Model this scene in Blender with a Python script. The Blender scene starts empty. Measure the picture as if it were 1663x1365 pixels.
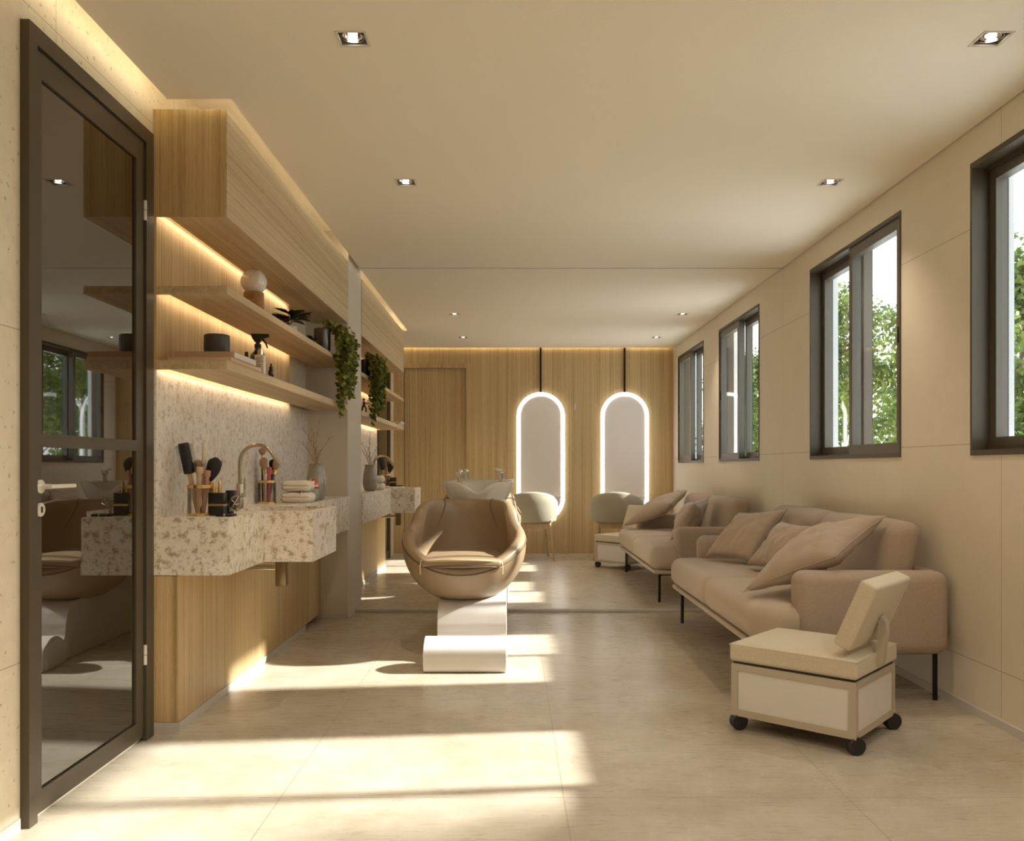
import bpy, bmesh, math, random
from mathutils import Vector, Matrix, noise
R = math.radians
U = 0.0047            # metres per unit; every measure below is in units
F = 1390.0            # focal length in pixels of a 1663 wide frame
D = 1390.0            # distance from the camera to the mirror plane, built as an open threshold
EYE = 235.0           # height of the camera
H = 558.0             # underside of the ceiling
XL, XR = -319.0, 441.0
YB, YE = -260.0, 1.674 * D
sc = bpy.context.scene
COL = sc.collection
ORI = {}
random.seed(7)

def Y(k): return k * D

# ------------------------------------------------------------------ materials
def new_mat(name):
    m = bpy.data.materials.new(name); m.use_nodes = True
    nt = m.node_tree
    return m, nt, nt.nodes['Principled BSDF']

def plain(name, col, rough=.5, metal=0., spec=.5, bump=0., bscale=200., coat=0., var=0.):
    m, nt, b = new_mat(name)
    b.inputs['Base Color'].default_value = (*col, 1)
    b.inputs['Roughness'].default_value = rough
    b.inputs['Metallic'].default_value = metal
    b.inputs['Specular IOR Level'].default_value = spec
    b.inputs['Coat Weight'].default_value = coat
    tc = nt.nodes.new('ShaderNodeTexCoord')
    if bump or var:
        n = nt.nodes.new('ShaderNodeTexNoise'); n.inputs['Scale'].default_value = bscale
        n.inputs['Detail'].default_value = 3
        nt.links.new(tc.outputs['Object'], n.inputs['Vector'])
    if bump:
        bp = nt.nodes.new('ShaderNodeBump'); bp.inputs['Strength'].default_value = bump
        bp.inputs['Distance'].default_value = .003
        nt.links.new(n.outputs['Fac'], bp.inputs['Height'])
        nt.links.new(bp.outputs['Normal'], b.inputs['Normal'])
    if var:
        mx = nt.nodes.new('ShaderNodeMix'); mx.data_type = 'RGBA'
        mx.inputs['A'].default_value = (*[c * (1 - var) for c in col], 1)
        mx.inputs['B'].default_value = (*[min(1, c * (1 + var)) for c in col], 1)
        nt.links.new(n.outputs['Fac'], mx.inputs['Factor'])
        nt.links.new(mx.outputs['Result'], b.inputs['Base Color'])
    return m

def ramp(nt, stops):
    r = nt.nodes.new('ShaderNodeValToRGB')
    e = r.color_ramp.elements
    while len(e) < len(stops): e.new(.5)
    for i, (p, c) in enumerate(stops):
        e[i].position = p; e[i].color = (*c, 1)
    return r

def wood(name, axis, dark, mid, light, rough=.5):
    m, nt, b = new_mat(name)
    tc = nt.nodes.new('ShaderNodeTexCoord')
    def lay(across, along, detail, dist):
        mp = nt.nodes.new('ShaderNodeMapping')
        s = [across] * 3; s['XYZ'.index(axis)] = along
        mp.inputs['Scale'].default_value = s
        nt.links.new(tc.outputs['Object'], mp.inputs['Vector'])
        n = nt.nodes.new('ShaderNodeTexNoise'); n.inputs['Scale'].default_value = 1
        n.inputs['Detail'].default_value = detail; n.inputs['Roughness'].default_value = .65
        n.inputs['Distortion'].default_value = dist
        nt.links.new(mp.outputs['Vector'], n.inputs['Vector'])
        return n
    n1 = lay(125, .6, 4, .1)
    n2 = lay(22, .2, 2, .3)
    n3 = lay(300, 14, 2, 0)
    a = nt.nodes.new('ShaderNodeMath'); a.operation = 'MULTIPLY_ADD'
    a.inputs[1].default_value = .30
    nt.links.new(n2.outputs['Fac'], a.inputs[0])
    c = nt.nodes.new('ShaderNodeMath'); c.operation = 'MULTIPLY'; c.inputs[1].default_value = .48
    nt.links.new(n1.outputs['Fac'], c.inputs[0]); nt.links.new(c.outputs[0], a.inputs[2])
    d = nt.nodes.new('ShaderNodeMath'); d.operation = 'MULTIPLY_ADD'; d.inputs[1].default_value = .24
    nt.links.new(n3.outputs['Fac'], d.inputs[0]); nt.links.new(a.outputs[0], d.inputs[2])
    r = ramp(nt, [(.36, dark), (.49, mid), (.62, light)])
    nt.links.new(d.outputs[0], r.inputs['Fac'])
    nt.links.new(r.outputs['Color'], b.inputs['Base Color'])
    b.inputs['Roughness'].default_value = rough
    b.inputs['Specular IOR Level'].default_value = .35
    bp = nt.nodes.new('ShaderNodeBump'); bp.inputs['Strength'].default_value = .15; bp.inputs['Distance'].default_value = .002
    nt.links.new(d.outputs[0], bp.inputs['Height']); nt.links.new(bp.outputs['Normal'], b.inputs['Normal'])
    return m

def stone(name, base, spot, pale, s1, rough=.35):
    m, nt, b = new_mat(name)
    tc = nt.nodes.new('ShaderNodeTexCoord')
    def nz(s, det, rg=.6):
        n = nt.nodes.new('ShaderNodeTexNoise'); n.inputs['Scale'].default_value = s
        n.inputs['Detail'].default_value = det; n.inputs['Roughness'].default_value = rg
        nt.links.new(tc.outputs['Object'], n.inputs['Vector']); return n
    big, small = nz(s1, 4, .62), nz(s1 * 3.2, 3)
    r1 = ramp(nt, [(.53, (0, 0, 0)), (.64, (1, 1, 1))]); nt.links.new(big.outputs['Fac'], r1.inputs['Fac'])
    r2 = ramp(nt, [(.555, (0, 0, 0)), (.66, (1, 1, 1))]); nt.links.new(small.outputs['Fac'], r2.inputs['Fac'])
    r3 = ramp(nt, [(.35, pale), (.55, base)]); nt.links.new(nz(s1 * .5, 3).outputs['Fac'], r3.inputs['Fac'])
    mx = nt.nodes.new('ShaderNodeMix'); mx.data_type = 'RGBA'
    nt.links.new(r1.outputs['Color'], mx.inputs['Factor']); nt.links.new(r3.outputs['Color'], mx.inputs['A'])
    mx.inputs['B'].default_value = (*spot, 1)
    f = nt.nodes.new('ShaderNodeMath'); f.operation = 'MULTIPLY'; f.inputs[1].default_value = .55
    nt.links.new(r2.outputs['Color'], f.inputs[0])
    m2 = nt.nodes.new('ShaderNodeMix'); m2.data_type = 'RGBA'
    nt.links.new(f.outputs[0], m2.inputs['Factor']); nt.links.new(mx.outputs['Result'], m2.inputs['A'])
    m2.inputs['B'].default_value = (*[c * .85 for c in spot], 1)
    nt.links.new(m2.outputs['Result'], b.inputs['Base Color'])
    b.inputs['Roughness'].default_value = rough
    return m

def slabbed(name, c1, c2, joint, size, off, plane, rough, nscale, mortar=.0016, stretch=None, spec=.5, joint_mix=1.):
    """large panels or tiles with hairline joints; size and off in units, plane picks the two axes"""
    m, nt, b = new_mat(name)
    tc = nt.nodes.new('ShaderNodeTexCoord')
    sep = nt.nodes.new('ShaderNodeSeparateXYZ'); nt.links.new(tc.outputs['Object'], sep.inputs[0])
    cmb = nt.nodes.new('ShaderNodeCombineXYZ')
    for k in (0, 1):
        a = nt.nodes.new('ShaderNodeMath'); a.operation = 'ADD'; a.inputs[1].default_value = -off[k] * U + 40 * size[k] * U
        nt.links.new(sep.outputs['XYZ'.index(plane[k])], a.inputs[0]); nt.links.new(a.outputs[0], cmb.inputs[k])
    br = nt.nodes.new('ShaderNodeTexBrick')
    br.offset = 0; br.squash = 1
    br.inputs['Scale'].default_value = 1
    br.inputs['Mortar Size'].default_value = mortar; br.inputs['Mortar Smooth'].default_value = .1
    br.inputs['Brick Width'].default_value = size[0] * U; br.inputs['Row Height'].default_value = size[1] * U
    nt.links.new(cmb.outputs[0], br.inputs['Vector'])
    mp = nt.nodes.new('ShaderNodeMapping')
    if stretch: mp.inputs['Scale'].default_value = stretch
    nt.links.new(tc.outputs['Object'], mp.inputs['Vector'])
    n = nt.nodes.new('ShaderNodeTexNoise'); n.inputs['Scale'].default_value = nscale; n.inputs['Detail'].default_value = 7
    n.inputs['Roughness'].default_value = .62; n.inputs['Distortion'].default_value = .4
    nt.links.new(mp.outputs['Vector'], n.inputs['Vector'])
    if stretch:
        n0 = nt.nodes.new('ShaderNodeTexNoise'); n0.inputs['Scale'].default_value = 1.7; n0.inputs['Detail'].default_value = 8; n0.inputs['Roughness'].default_value = .7
        nt.links.new(tc.outputs['Object'], n0.inputs['Vector'])
        ad = nt.nodes.new('ShaderNodeMath'); ad.operation = 'MULTIPLY_ADD'; ad.inputs[1].default_value = .10
        hf = nt.nodes.new('ShaderNodeMath'); hf.operation = 'MULTIPLY'; hf.inputs[1].default_value = .90
        nt.links.new(n.outputs['Fac'], ad.inputs[0]); nt.links.new(n0.outputs['Fac'], hf.inputs[0]); nt.links.new(hf.outputs[0], ad.inputs[2])
        src = ad.outputs[0]
    else: src = n.outputs['Fac']
    r = ramp(nt, [(.34, c1), (.64, c2)]); nt.links.new(src, r.inputs['Fac'])
    mx = nt.nodes.new('ShaderNodeMix'); mx.data_type = 'RGBA'
    jm = nt.nodes.new('ShaderNodeMath'); jm.operation = 'MULTIPLY'; jm.inputs[1].default_value = joint_mix
    nt.links.new(br.outputs['Fac'], jm.inputs[0])
    nt.links.new(jm.outputs[0], mx.inputs['Factor']); nt.links.new(r.outputs['Color'], mx.inputs['A'])
    mx.inputs['B'].default_value = (*joint, 1)
    nt.links.new(mx.outputs['Result'], b.inputs['Base Color'])
    rr = nt.nodes.new('ShaderNodeMapRange'); rr.inputs['To Min'].default_value = rough - .08; rr.inputs['To Max'].default_value = rough + .12
    nt.links.new(n.outputs['Fac'], rr.inputs['Value']); nt.links.new(rr.outputs['Result'], b.inputs['Roughness'])
    b.inputs['Specular IOR Level'].default_value = spec
    return m

def fabric(name, col, scale=420., var=.16, bump=.35, rough=.9):
    m, nt, b = new_mat(name)
    tc = nt.nodes.new('ShaderNodeTexCoord')
    n = nt.nodes.new('ShaderNodeTexNoise'); n.inputs['Scale'].default_value = scale; n.inputs['Detail'].default_value = 2
    nt.links.new(tc.outputs['Object'], n.inputs['Vector'])
    r = ramp(nt, [(.3, [c * (1 - var) for c in col]), (.7, [c * (1 + var) for c in col])])
    nt.links.new(n.outputs['Fac'], r.inputs['Fac']); nt.links.new(r.outputs['Color'], b.inputs['Base Color'])
    b.inputs['Roughness'].default_value = rough
    b.inputs['Sheen Weight'].default_value = .15
    b.inputs['Specular IOR Level'].default_value = .2
    bp = nt.nodes.new('ShaderNodeBump'); bp.inputs['Strength'].default_value = bump; bp.inputs['Distance'].default_value = .002
    nt.links.new(n.outputs['Fac'], bp.inputs['Height']); nt.links.new(bp.outputs['Normal'], b.inputs['Normal'])
    return m

def emit(name, col, s):
    m, nt, b = new_mat(name)
    b.inputs['Base Color'].default_value = (*col, 1)
    b.inputs['Emission Color'].default_value = (*col, 1); b.inputs['Emission Strength'].default_value = s
    return m

def pane_mat(name, tint=(.96, .97, .96), refl=.9, rough=.0):
    m, nt, b = new_mat(name)
    nt.nodes.remove(b)
    t = nt.nodes.new('ShaderNodeBsdfTransparent'); t.inputs['Color'].default_value = (*tint, 1)
    g = nt.nodes.new('ShaderNodeBsdfGlossy'); g.inputs['Roughness'].default_value = rough
    fr = nt.nodes.new('ShaderNodeFresnel'); fr.inputs['IOR'].default_value = 1.45
    k = nt.nodes.new('ShaderNodeMath'); k.operation = 'MULTIPLY'; k.inputs[1].default_value = refl
    mx = nt.nodes.new('ShaderNodeMixShader')
    nt.links.new(fr.outputs[0], k.inputs[0]); nt.links.new(k.outputs[0], mx.inputs[0])
    nt.links.new(t.outputs[0], mx.inputs[1]); nt.links.new(g.outputs[0], mx.inputs[2])
    nt.links.new(mx.outputs[0], nt.nodes['Material Output'].inputs['Surface'])
    return m

def leaf_mat(name, c1, c2, scale, trans=.3):
    m, nt, b = new_mat(name)
    tc = nt.nodes.new('ShaderNodeTexCoord')
    n = nt.nodes.new('ShaderNodeTexNoise'); n.inputs['Scale'].default_value = scale
    nt.links.new(tc.outputs['Object'], n.inputs['Vector'])
    r = ramp(nt, [(.35, c1), (.65, c2)]); nt.links.new(n.outputs['Fac'], r.inputs['Fac'])
    nt.links.new(r.outputs['Color'], b.inputs['Base Color'])
    b.inputs['Roughness'].default_value = .5
    if trans:
        tr = nt.nodes.new('ShaderNodeBsdfTranslucent'); nt.links.new(r.outputs['Color'], tr.inputs['Color'])
        mx = nt.nodes.new('ShaderNodeMixShader'); mx.inputs[0].default_value = trans
        nt.links.new(b.outputs[0], mx.inputs[1]); nt.links.new(tr.outputs[0], mx.inputs[2])
        nt.links.new(mx.outputs[0], nt.nodes['Material Output'].inputs['Surface'])
    return m

WD, WM, WLT = (.34, .22, .095), (.54, .385, .19), (.65, .49, .27)
M = {}
M['wood_z'] = wood('oak veneer upright', 'Z', WD, WM, WLT)
M['wood_y'] = wood('oak veneer lengthwise', 'Y', (.37, .26, .135), (.54, .41, .24), (.65, .515, .33))
M['wood_x'] = wood('oak veneer crosswise', 'X', WD, WM, WLT)
M['walnut'] = wood('warm turned wood', 'X', (.22, .10, .035), (.36, .18, .07), (.45, .25, .11))
M['beech'] = wood('pale beech', 'Z', (.42, .27, .14), (.52, .35, .2), (.6, .42, .25))
M['stone'] = stone('speckled pale stone', (.79, .71, .60), (.43, .345, .24), (.84, .79, .71), 27)
M['splash'] = stone('pale speckled backsplash', (.76, .70, .62), (.54, .46, .36), (.82, .78, .72), 36, .4)
M['terrazzo'] = slabbed('cream terrazzo panels', (.74, .65, .49), (.80, .72, .57), (.42, .35, .24), (210, 216), (600, 108), 'YZ', .5, 14)
def specks(m, scale, lo, hi, col):
    nt = m.node_tree; b = nt.nodes['Principled BSDF']; src = b.inputs['Base Color'].links[0].from_socket
    tc = nt.nodes.new('ShaderNodeTexCoord'); n = nt.nodes.new('ShaderNodeTexNoise'); n.inputs['Scale'].default_value = scale; n.inputs['Detail'].default_value = 1.5
    nt.links.new(tc.outputs['Object'], n.inputs['Vector'])
    r = ramp(nt, [(lo, (0, 0, 0)), (hi, (1, 1, 1))]); nt.links.new(n.outputs['Fac'], r.inputs['Fac'])
    mx = nt.nodes.new('ShaderNodeMix'); mx.data_type = 'RGBA'; mx.inputs['B'].default_value = (*col, 1)
    nt.links.new(r.outputs['Color'], mx.inputs['Factor']); nt.links.new(src, mx.inputs['A']); nt.links.new(mx.outputs['Result'], b.inputs['Base Color'])
specks(M['terrazzo'], 46, .655, .72, (.50, .40, .25))
M['floor'] = slabbed('beige cement tiles', (.39, .325, .235), (.56, .50, .405), (.29, .24, .17), (201.5, 208.5), (37.5, 609), 'XY', .27, 11., .0016, (.6, 5., 1), .55)
M['plaster'] = slabbed('beige wall panels', (.74, .665, .54), (.77, .69, .56), (.40, .33, .24), (620, 206), (1390, 51), 'YZ', .6, 6, .0022, None, .3, .75)
M['ceiling'] = plain('matt beige ceiling', (.88, .80, .66), .9, spec=.1, bump=.25, bscale=160)
M['pier'] = plain('pale plaster pier', (.66, .60, .51), .7, spec=.2, bump=.2, bscale=120)
M['cove'] = plain('cove paint', (.85, .80, .70), .8)
M['skirt'] = plain('pale grey skirting', (.60, .56, .50), .5, bump=.05)
M['outer'] = plain('white outside render', (.8, .8, .78), .8)
M['bronze'] = plain('dark bronze aluminium', (.085, .066, .04), .42, .2, .5, bump=.05, bscale=400)
M['bronze2'] = plain('grey bronze sash', (.13, .115, .09), .4, .2, .5, bump=.05, bscale=400)
M['gasket'] = plain('black rubber seal', (.01, .01, .01), .6, bump=.05)
M['tint'] = plain('dark tinted glass', (.016, .010, .004), .015, 0, 1., coat=.0)
M['tint'].node_tree.nodes['Principled BSDF'].inputs['IOR'].default_value = 1.9
M['white_metal'] = plain('satin white metal', (.75, .72, .66), .3, .2)
M['pane'] = pane_mat('clear window glass', refl=.25)
M['clear'] = pane_mat('thin clear glass', (.96, .95, .93), .8)
M['smoke'] = pane_mat('smoky glass', (.62, .57, .50), 1.)
M['sofa'] = fabric('taupe woven fabric', (.42, .33, .25))
M['sofa_seat'] = fabric('soft beige seat fabric', (.50, .405, .30), 500, .08, .2)
M['pillow'] = fabric('beige cushion linen', (.45, .355, .27), 600, .1, .3)
M['stool_cloth'] = fabric('cream boucle', (.62, .545, .40), 330, .12, .5)
M['stool_frame'] = plain('champagne metal', (.50, .43, .33), .5, .1, bump=.03)
M['stool_panel'] = plain('off white panel', (.72, .68, .63), .55, bump=.03)
M['black'] = plain('black plastic', (.012, .011, .010), .45, bump=.05)
M['black_metal'] = plain('black powder coated steel', (.012, .012, .012), .4, .5, bump=.03)
M['leather'] = plain('tan leather', (.30, .212, .125), .38, 0, .5, bump=.12, bscale=260, var=.12)
M['leather2'] = plain('dark leather seam', (.12, .07, .035), .5, bump=.05)
M['leather3'] = plain('pale leather edge', (.56, .42, .26), .4, bump=.1, bscale=260)
M['shell_white'] = plain('satin white moulding', (.62, .58, .535), .32, 0, .5, bump=.02)
M['ceramic'] = plain('white glazed ceramic', (.80, .77, .71), .07, 0, .6, coat=.4)
M['chrome'] = plain('polished chrome', (.78, .75, .70), .1, 1., bump=.01)
M['nickel'] = plain('brushed nickel', (.50, .43, .34), .22, 1., bump=.03, bscale=500)
M['trap'] = plain('brushed bronze', (.27, .20, .11), .3, .9, bump=.03)
M['gold'] = plain('brushed gold', (.83, .58, .22), .25, 1., bump=.02)
M['opal'] = plain('opal glass globe', (.80, .76, .70), .12, 0, .5, coat=.5)
M['charcoal'] = plain('charcoal stoneware', (.055, .052, .042), .4, 0, .5, bump=.2, bscale=140, var=.25)
M['pewter'] = plain('dark pewter', (.11, .10, .085), .28, .8, bump=.03)
M['amber'] = plain('dark amber glass', (.025, .008, .003), .1, 0, .6, coat=.5)
M['paper'] = plain('white paper', (.74, .69, .62), .7, bump=.1)
M['cover_tan'] = plain('kraft book cover', (.50, .34, .20), .6, bump=.05)
M['cover_pink'] = plain('buff book cover', (.66, .47, .33), .6, bump=.05)
M['towel'] = fabric('cream terry towelling', (.74, .68, .58), 260, .12, 1.)
M['copper'] = plain('rose copper', (.62, .24, .17), .22, .7, bump=.02)
M['glaze'] = plain('grey green glaze', (.40, .36, .285), .1, 0, .6, bump=.3, bscale=60, var=.25)
M['glaze'].node_tree.nodes['Principled BSDF'].inputs['Transmission Weight'].default_value = .25
M['twig'] = plain('dry twig', (.36, .22, .12), .8, bump=.1)
M['pot_white'] = plain('cream ceramic pot', (.70, .64, .55), .35, bump=.03)
M['leaf_dark'] = leaf_mat('dark glossy leaf', (.006, .012, .006), (.018, .03, .015), 30, 0)
M['leaf_vine'] = leaf_mat('trailing vine leaf', (.045, .085, .012), (.38, .42, .075), 38, .2)
M['leaf_tree'] = leaf_mat('tree leaf', (.055, .10, .016), (.22, .29, .055), 2.5, .4)
M['bark'] = plain('grey brown bark', (.15, .115, .085), .9, bump=.6, bscale=30)
M['ground'] = plain('pale paving', (.72, .72, .69), .9, bump=.2, bscale=20)
M['housing'] = plain('grey lamp housing', (.30, .27, .22), .5, .2, bump=.03)
M['soil'] = plain('dark soil', (.03, .02, .012), .95, bump=.5)
M['brush_tan'] = plain('tan brush hair', (.40, .26, .16), .8, bump=.4, bscale=500)
M['brush_black'] = plain('black brush hair', (.012, .010, .010), .75, bump=.4, bscale=500)
M['handle_tan'] = plain('pale wooden handle', (.60, .42, .25), .4, bump=.05)
M['handle_pink'] = plain('dusty pink handle', (.52, .25, .19), .35, bump=.02)
M['handle_rose'] = plain('rose pink handle', (.50, .11, .15), .3, bump=.02)
M['handle_plum'] = plain('plum handle', (.18, .10, .11), .35, bump=.02)
M['handle_grey'] = plain('steel blue handle', (.16, .19, .22), .3, .4, bump=.02)
M['handle_white'] = plain('ivory rod', (.74, .66, .56), .4, bump=.02)
M['chair_cloth'] = fabric('sage grey upholstery', (.40, .36, .27), 420, .1, .3)
M['oval'] = plain('soft mirror', (.95, .90, .89), .34, .3, bump=.0)
M['led_white'] = emit('white light ring', (1., .985, .96), 2.2)
M['led_warm'] = emit('warm light strip', (1., .82, .56), 3.0)
M['led_cove'] = emit('cove light strip', (1., .86, .58), 5.2)
M['lamp_core'] = emit('lamp core', (1., .93, .82), 4.)
M['street'] = plain('white painted pole', (.8, .8, .8), .5, bump=.02)

# ------------------------------------------------------------------ mesh builder
class MB:
    def __init__(s): s.v = []; s.f = []
    def add(s, vs, fs):
        b = len(s.v); s.v += [Vector(p) for p in vs]; s.f += [[b + i for i in f] for f in fs]; return s
    def box(s, x0, x1, y0, y1, z0, z1):
        vs = [(x, y, z) for z in (z0, z1) for y in (y0, y1) for x in (x0, x1)]
        return s.add(vs, [(0, 2, 3, 1), (4, 5, 7, 6), (0, 1, 5, 4), (2, 6, 7, 3), (0, 4, 6, 2), (1, 3, 7, 5)])
    def rbox(s, x0, x1, y0, y1, z0, z1, r=1., k=2, mid=0, fn=None):
        c = Vector(((x0 + x1) / 2, (y0 + y1) / 2, (z0 + z1) / 2)); h = Vector(((x1 - x0) / 2, (y1 - y0) / 2, (z1 - z0) / 2))
        r = min(r, h.x * .999, h.y * .999, h.z * .999)
        ax = []
        for a in range(3):
            L = []
            for i in range(k): L.append(-h[a] + r * (1 - math.tan((1 - i / k) * math.pi / 4)))
            core = h[a] - r
            n = mid + 1
            L += [-core + 2 * core * i / n for i in range(n + 1)]
            for i in range(1, k + 1): L.append(h[a] - r + r * math.tan(i / k * math.pi / 4))
            ax.append(L)
        idx = {}; vs = []; fs = []
        n = [len(L) - 1 for L in ax]
        def vid(i, j, l):
            q = (i, j, l)
            if q in idx: return idx[q]
            p = Vector((ax[0][i], ax[1][j], ax[2][l]))
            co = Vector([max(-(h[a] - r), min(h[a] - r, p[a])) for a in range(3)])
            d = p - co
            if d.length > 1e-9: p = co + d.normalized() * r
            if fn: p = fn(p, h)
            idx[q] = len(vs); vs.append(p + c); return idx[q]
        for i in range(n[0]):
            for j in range(n[1]):
                fs.append((vid(i, j, 0), vid(i, j + 1, 0), vid(i + 1, j + 1, 0), vid(i + 1, j, 0)))
                fs.append((vid(i, j, n[2]), vid(i + 1, j, n[2]), vid(i + 1, j + 1, n[2]), vid(i, j + 1, n[2])))
        for i in range(n[0]):
            for l in range(n[2]):
                fs.append((vid(i, 0, l), vid(i + 1, 0, l), vid(i + 1, 0, l + 1), vid(i, 0, l + 1)))
                fs.append((vid(i, n[1], l), vid(i, n[1], l + 1), vid(i + 1, n[1], l + 1), vid(i + 1, n[1], l)))
        for j in range(n[1]):
            for l in range(n[2]):
                fs.append((vid(0, j, l), vid(0, j, l + 1), vid(0, j + 1, l + 1), vid(0, j + 1, l)))
                fs.append((vid(n[0], j, l), vid(n[0], j + 1, l), vid(n[0], j + 1, l + 1), vid(n[0], j, l + 1)))
        return s.add(vs, fs)
    def prism(s, pts, axis, a0, a1):
        n = len(pts)
        def P(p, a):
            if axis == 'X': return (a, p[0], p[1])
            if axis == 'Y': return (p[0], a, p[1])
            return (p[0], p[1], a)
        vs = [P(p, a0) for p in pts] + [P(p, a1) for p in pts]
        fs = [tuple(range(n))[::-1], tuple(range(n, 2 * n))] + [(i, (i + 1) % n, n + (i + 1) % n, n + i) for i in range(n)]
        return s.add(vs, fs)
    def rings(s, rs, closed=True, cap0=True, cap1=True):
        n = len(rs[0]); vs = [p for r in rs for p in r]; fs = []
        for a in range(len(rs) - 1):
            for i in range(n if closed else n - 1):
                j = (i + 1) % n
                fs.append((a * n + i, a * n + j, (a + 1) * n + j, (a + 1) * n + i))
        if cap0: fs.append(tuple(range(n))[::-1])
        if cap1: fs.append(tuple(range((len(rs) - 1) * n, len(rs) * n)))
        return s.add(vs, fs)
    def lathe(s, prof, c, seg=28, cap0=True, cap1=True, sx=1., sy=1.):
        return s.rings([[(c[0] + r * sx * math.cos(2 * math.pi * i / seg), c[1] + r * sy * math.sin(2 * math.pi * i / seg), c[2] + z) for i in range(seg)] for r, z in prof], True, cap0, cap1)
    def tube(s, pts, rad, seg=10):
        pts = [Vector(p) for p in pts]; rs = []
        rad = rad if isinstance(rad, (list, tuple)) else [rad] * len(pts)
        up = None
        for i, p in enumerate(pts):
            t = (pts[min(i + 1, len(pts) - 1)] - pts[max(i - 1, 0)]).normalized()
            if up is None:
                up = Vector((0, 0, 1)) if abs(t.z) < .9 else Vector((1, 0, 0))
            a = t.cross(up).normalized(); b = a.cross(t).normalized(); up = b
            rs.append([p + (a * math.cos(2 * math.pi * k / seg) + b * math.sin(2 * math.pi * k / seg)) * rad[i] for k in range(seg)])
        return s.rings(rs)
    def ball(s, c, r, seg=24, rg=14, sx=1, sy=1, sz=1):
        prof = [(r * max(.002, math.sin(math.pi * i / rg)), -r * sz * math.cos(math.pi * i / rg)) for i in range(rg + 1)]
        return s.lathe(prof, c, seg, True, True, sx, sy)
    def grid(s, xc, yc, skip, z0, z1, order='XYZ'):
        """slab of cells between cuts xc, yc (first two axes of order), holes where skip(x, y)"""
        nx, ny = len(xc) - 1, len(yc) - 1
        on = [[not skip((xc[i] + xc[i + 1]) / 2, (yc[j] + yc[j + 1]) / 2) for j in range(ny)] for i in range(nx)]
        def P(a, b, c):
            q = [0, 0, 0]; q['XYZ'.index(order[0])] = a; q['XYZ'.index(order[1])] = b; q['XYZ'.index(order[2])] = c; return q
        idx = {}; vs = []; fs = []
        def vid(i, j, t):
            if (i, j, t) not in idx: idx[(i, j, t)] = len(vs); vs.append(P(xc[i], yc[j], (z0, z1)[t]))
            return idx[(i, j, t)]
        for i in range(nx):
            for j in range(ny):
                if not on[i][j]: continue
                for t in (0, 1): fs.append((vid(i, j, t), vid(i + 1, j, t), vid(i + 1, j + 1, t), vid(i, j + 1, t)))
                for di, dj, a, b in ((-1, 0, (i, j), (i, j + 1)), (1, 0, (i + 1, j), (i + 1, j + 1)), (0, -1, (i, j), (i + 1, j)), (0, 1, (i, j + 1), (i + 1, j + 1))):
                    u, w = i + di, j + dj
                    if 0 <= u < nx and 0 <= w < ny and on[u][w]: continue
                    fs.append((vid(*a, 0), vid(*b, 0), vid(*b, 1), vid(*a, 1)))
        return s.add(vs, fs)
    def xf(s, mat):
        s.v = [mat @ p for p in s.v]; return s
    def merge(s, o):
        return s.add(o.v, o.f)

def link(o): COL.objects.link(o); return o

def mesh(name, mb, mat, parent=None, origin=None, sharp=38, kind=None, label=None, cat=None, group=None):
    if parent is not None: org = ORI[parent]
    elif origin is not None: org = Vector(origin)
    else:
        lo = [min(p[a] for p in mb.v) for a in range(3)]; hi = [max(p[a] for p in mb.v) for a in range(3)]
        org = Vector(((lo[0] + hi[0]) / 2, (lo[1] + hi[1]) / 2, lo[2]))
    me = bpy.data.meshes.new(name)
    me.from_pydata([tuple((p - org) * U) for p in mb.v], [], mb.f)
    bm = bmesh.new(); bm.from_mesh(me); bmesh.ops.recalc_face_normals(bm, faces=bm.faces); bm.to_mesh(me); bm.free()
    me.polygons.foreach_set('use_smooth', [True] * len(me.polygons))
    me.set_sharp_from_angle(angle=R(sharp))
    me.materials.append(M[mat] if isinstance(mat, str) else mat)
    o = link(bpy.data.objects.new(name, me))
    ORI[o] = org
    if parent is not None: o.parent = parent
    else: o.location = org * U
    tag(o, label, cat, group, kind)
    return o

def tag(o, label=None, cat=None, group=None, kind=None):
    if label: o['label'] = label
    if cat: o['category'] = cat
    if group: o['group'] = group
    if kind: o['kind'] = kind
    return o

def thing(name, label, cat, loc, group=None, kind=None):
    o = link(bpy.data.objects.new(name, None)); o.empty_display_size = .05
    o.location = Vector(loc) * U; ORI[o] = Vector(loc)
    return tag(o, label, cat, group, kind)

def S(name, mb, mat, parent=None, origin=(0, 0, 0), sharp=30):
    return mesh(name, mb, mat, parent, None if parent else origin, sharp, None if parent else 'structure')

def copy_tree(o, parent=None):
    c = link(o.copy())
    ORI[c] = ORI.get(o)
    if parent is not None: c.parent = parent
    for ch in [x for x in list(bpy.data.objects) if x.parent == o]: copy_tree(ch, c)
    return c

def mirrored(o, label=None, group=None):
    """the counterpart of a thing in the far bay, the same distance past the threshold, facing the other way"""
    c = copy_tree(o)
    c.location.y = 2 * D * U - o.location.y
    c.scale.y = -o.scale.y
    if label: c['label'] = label
    if group: c['group'] = group
    return c

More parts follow.
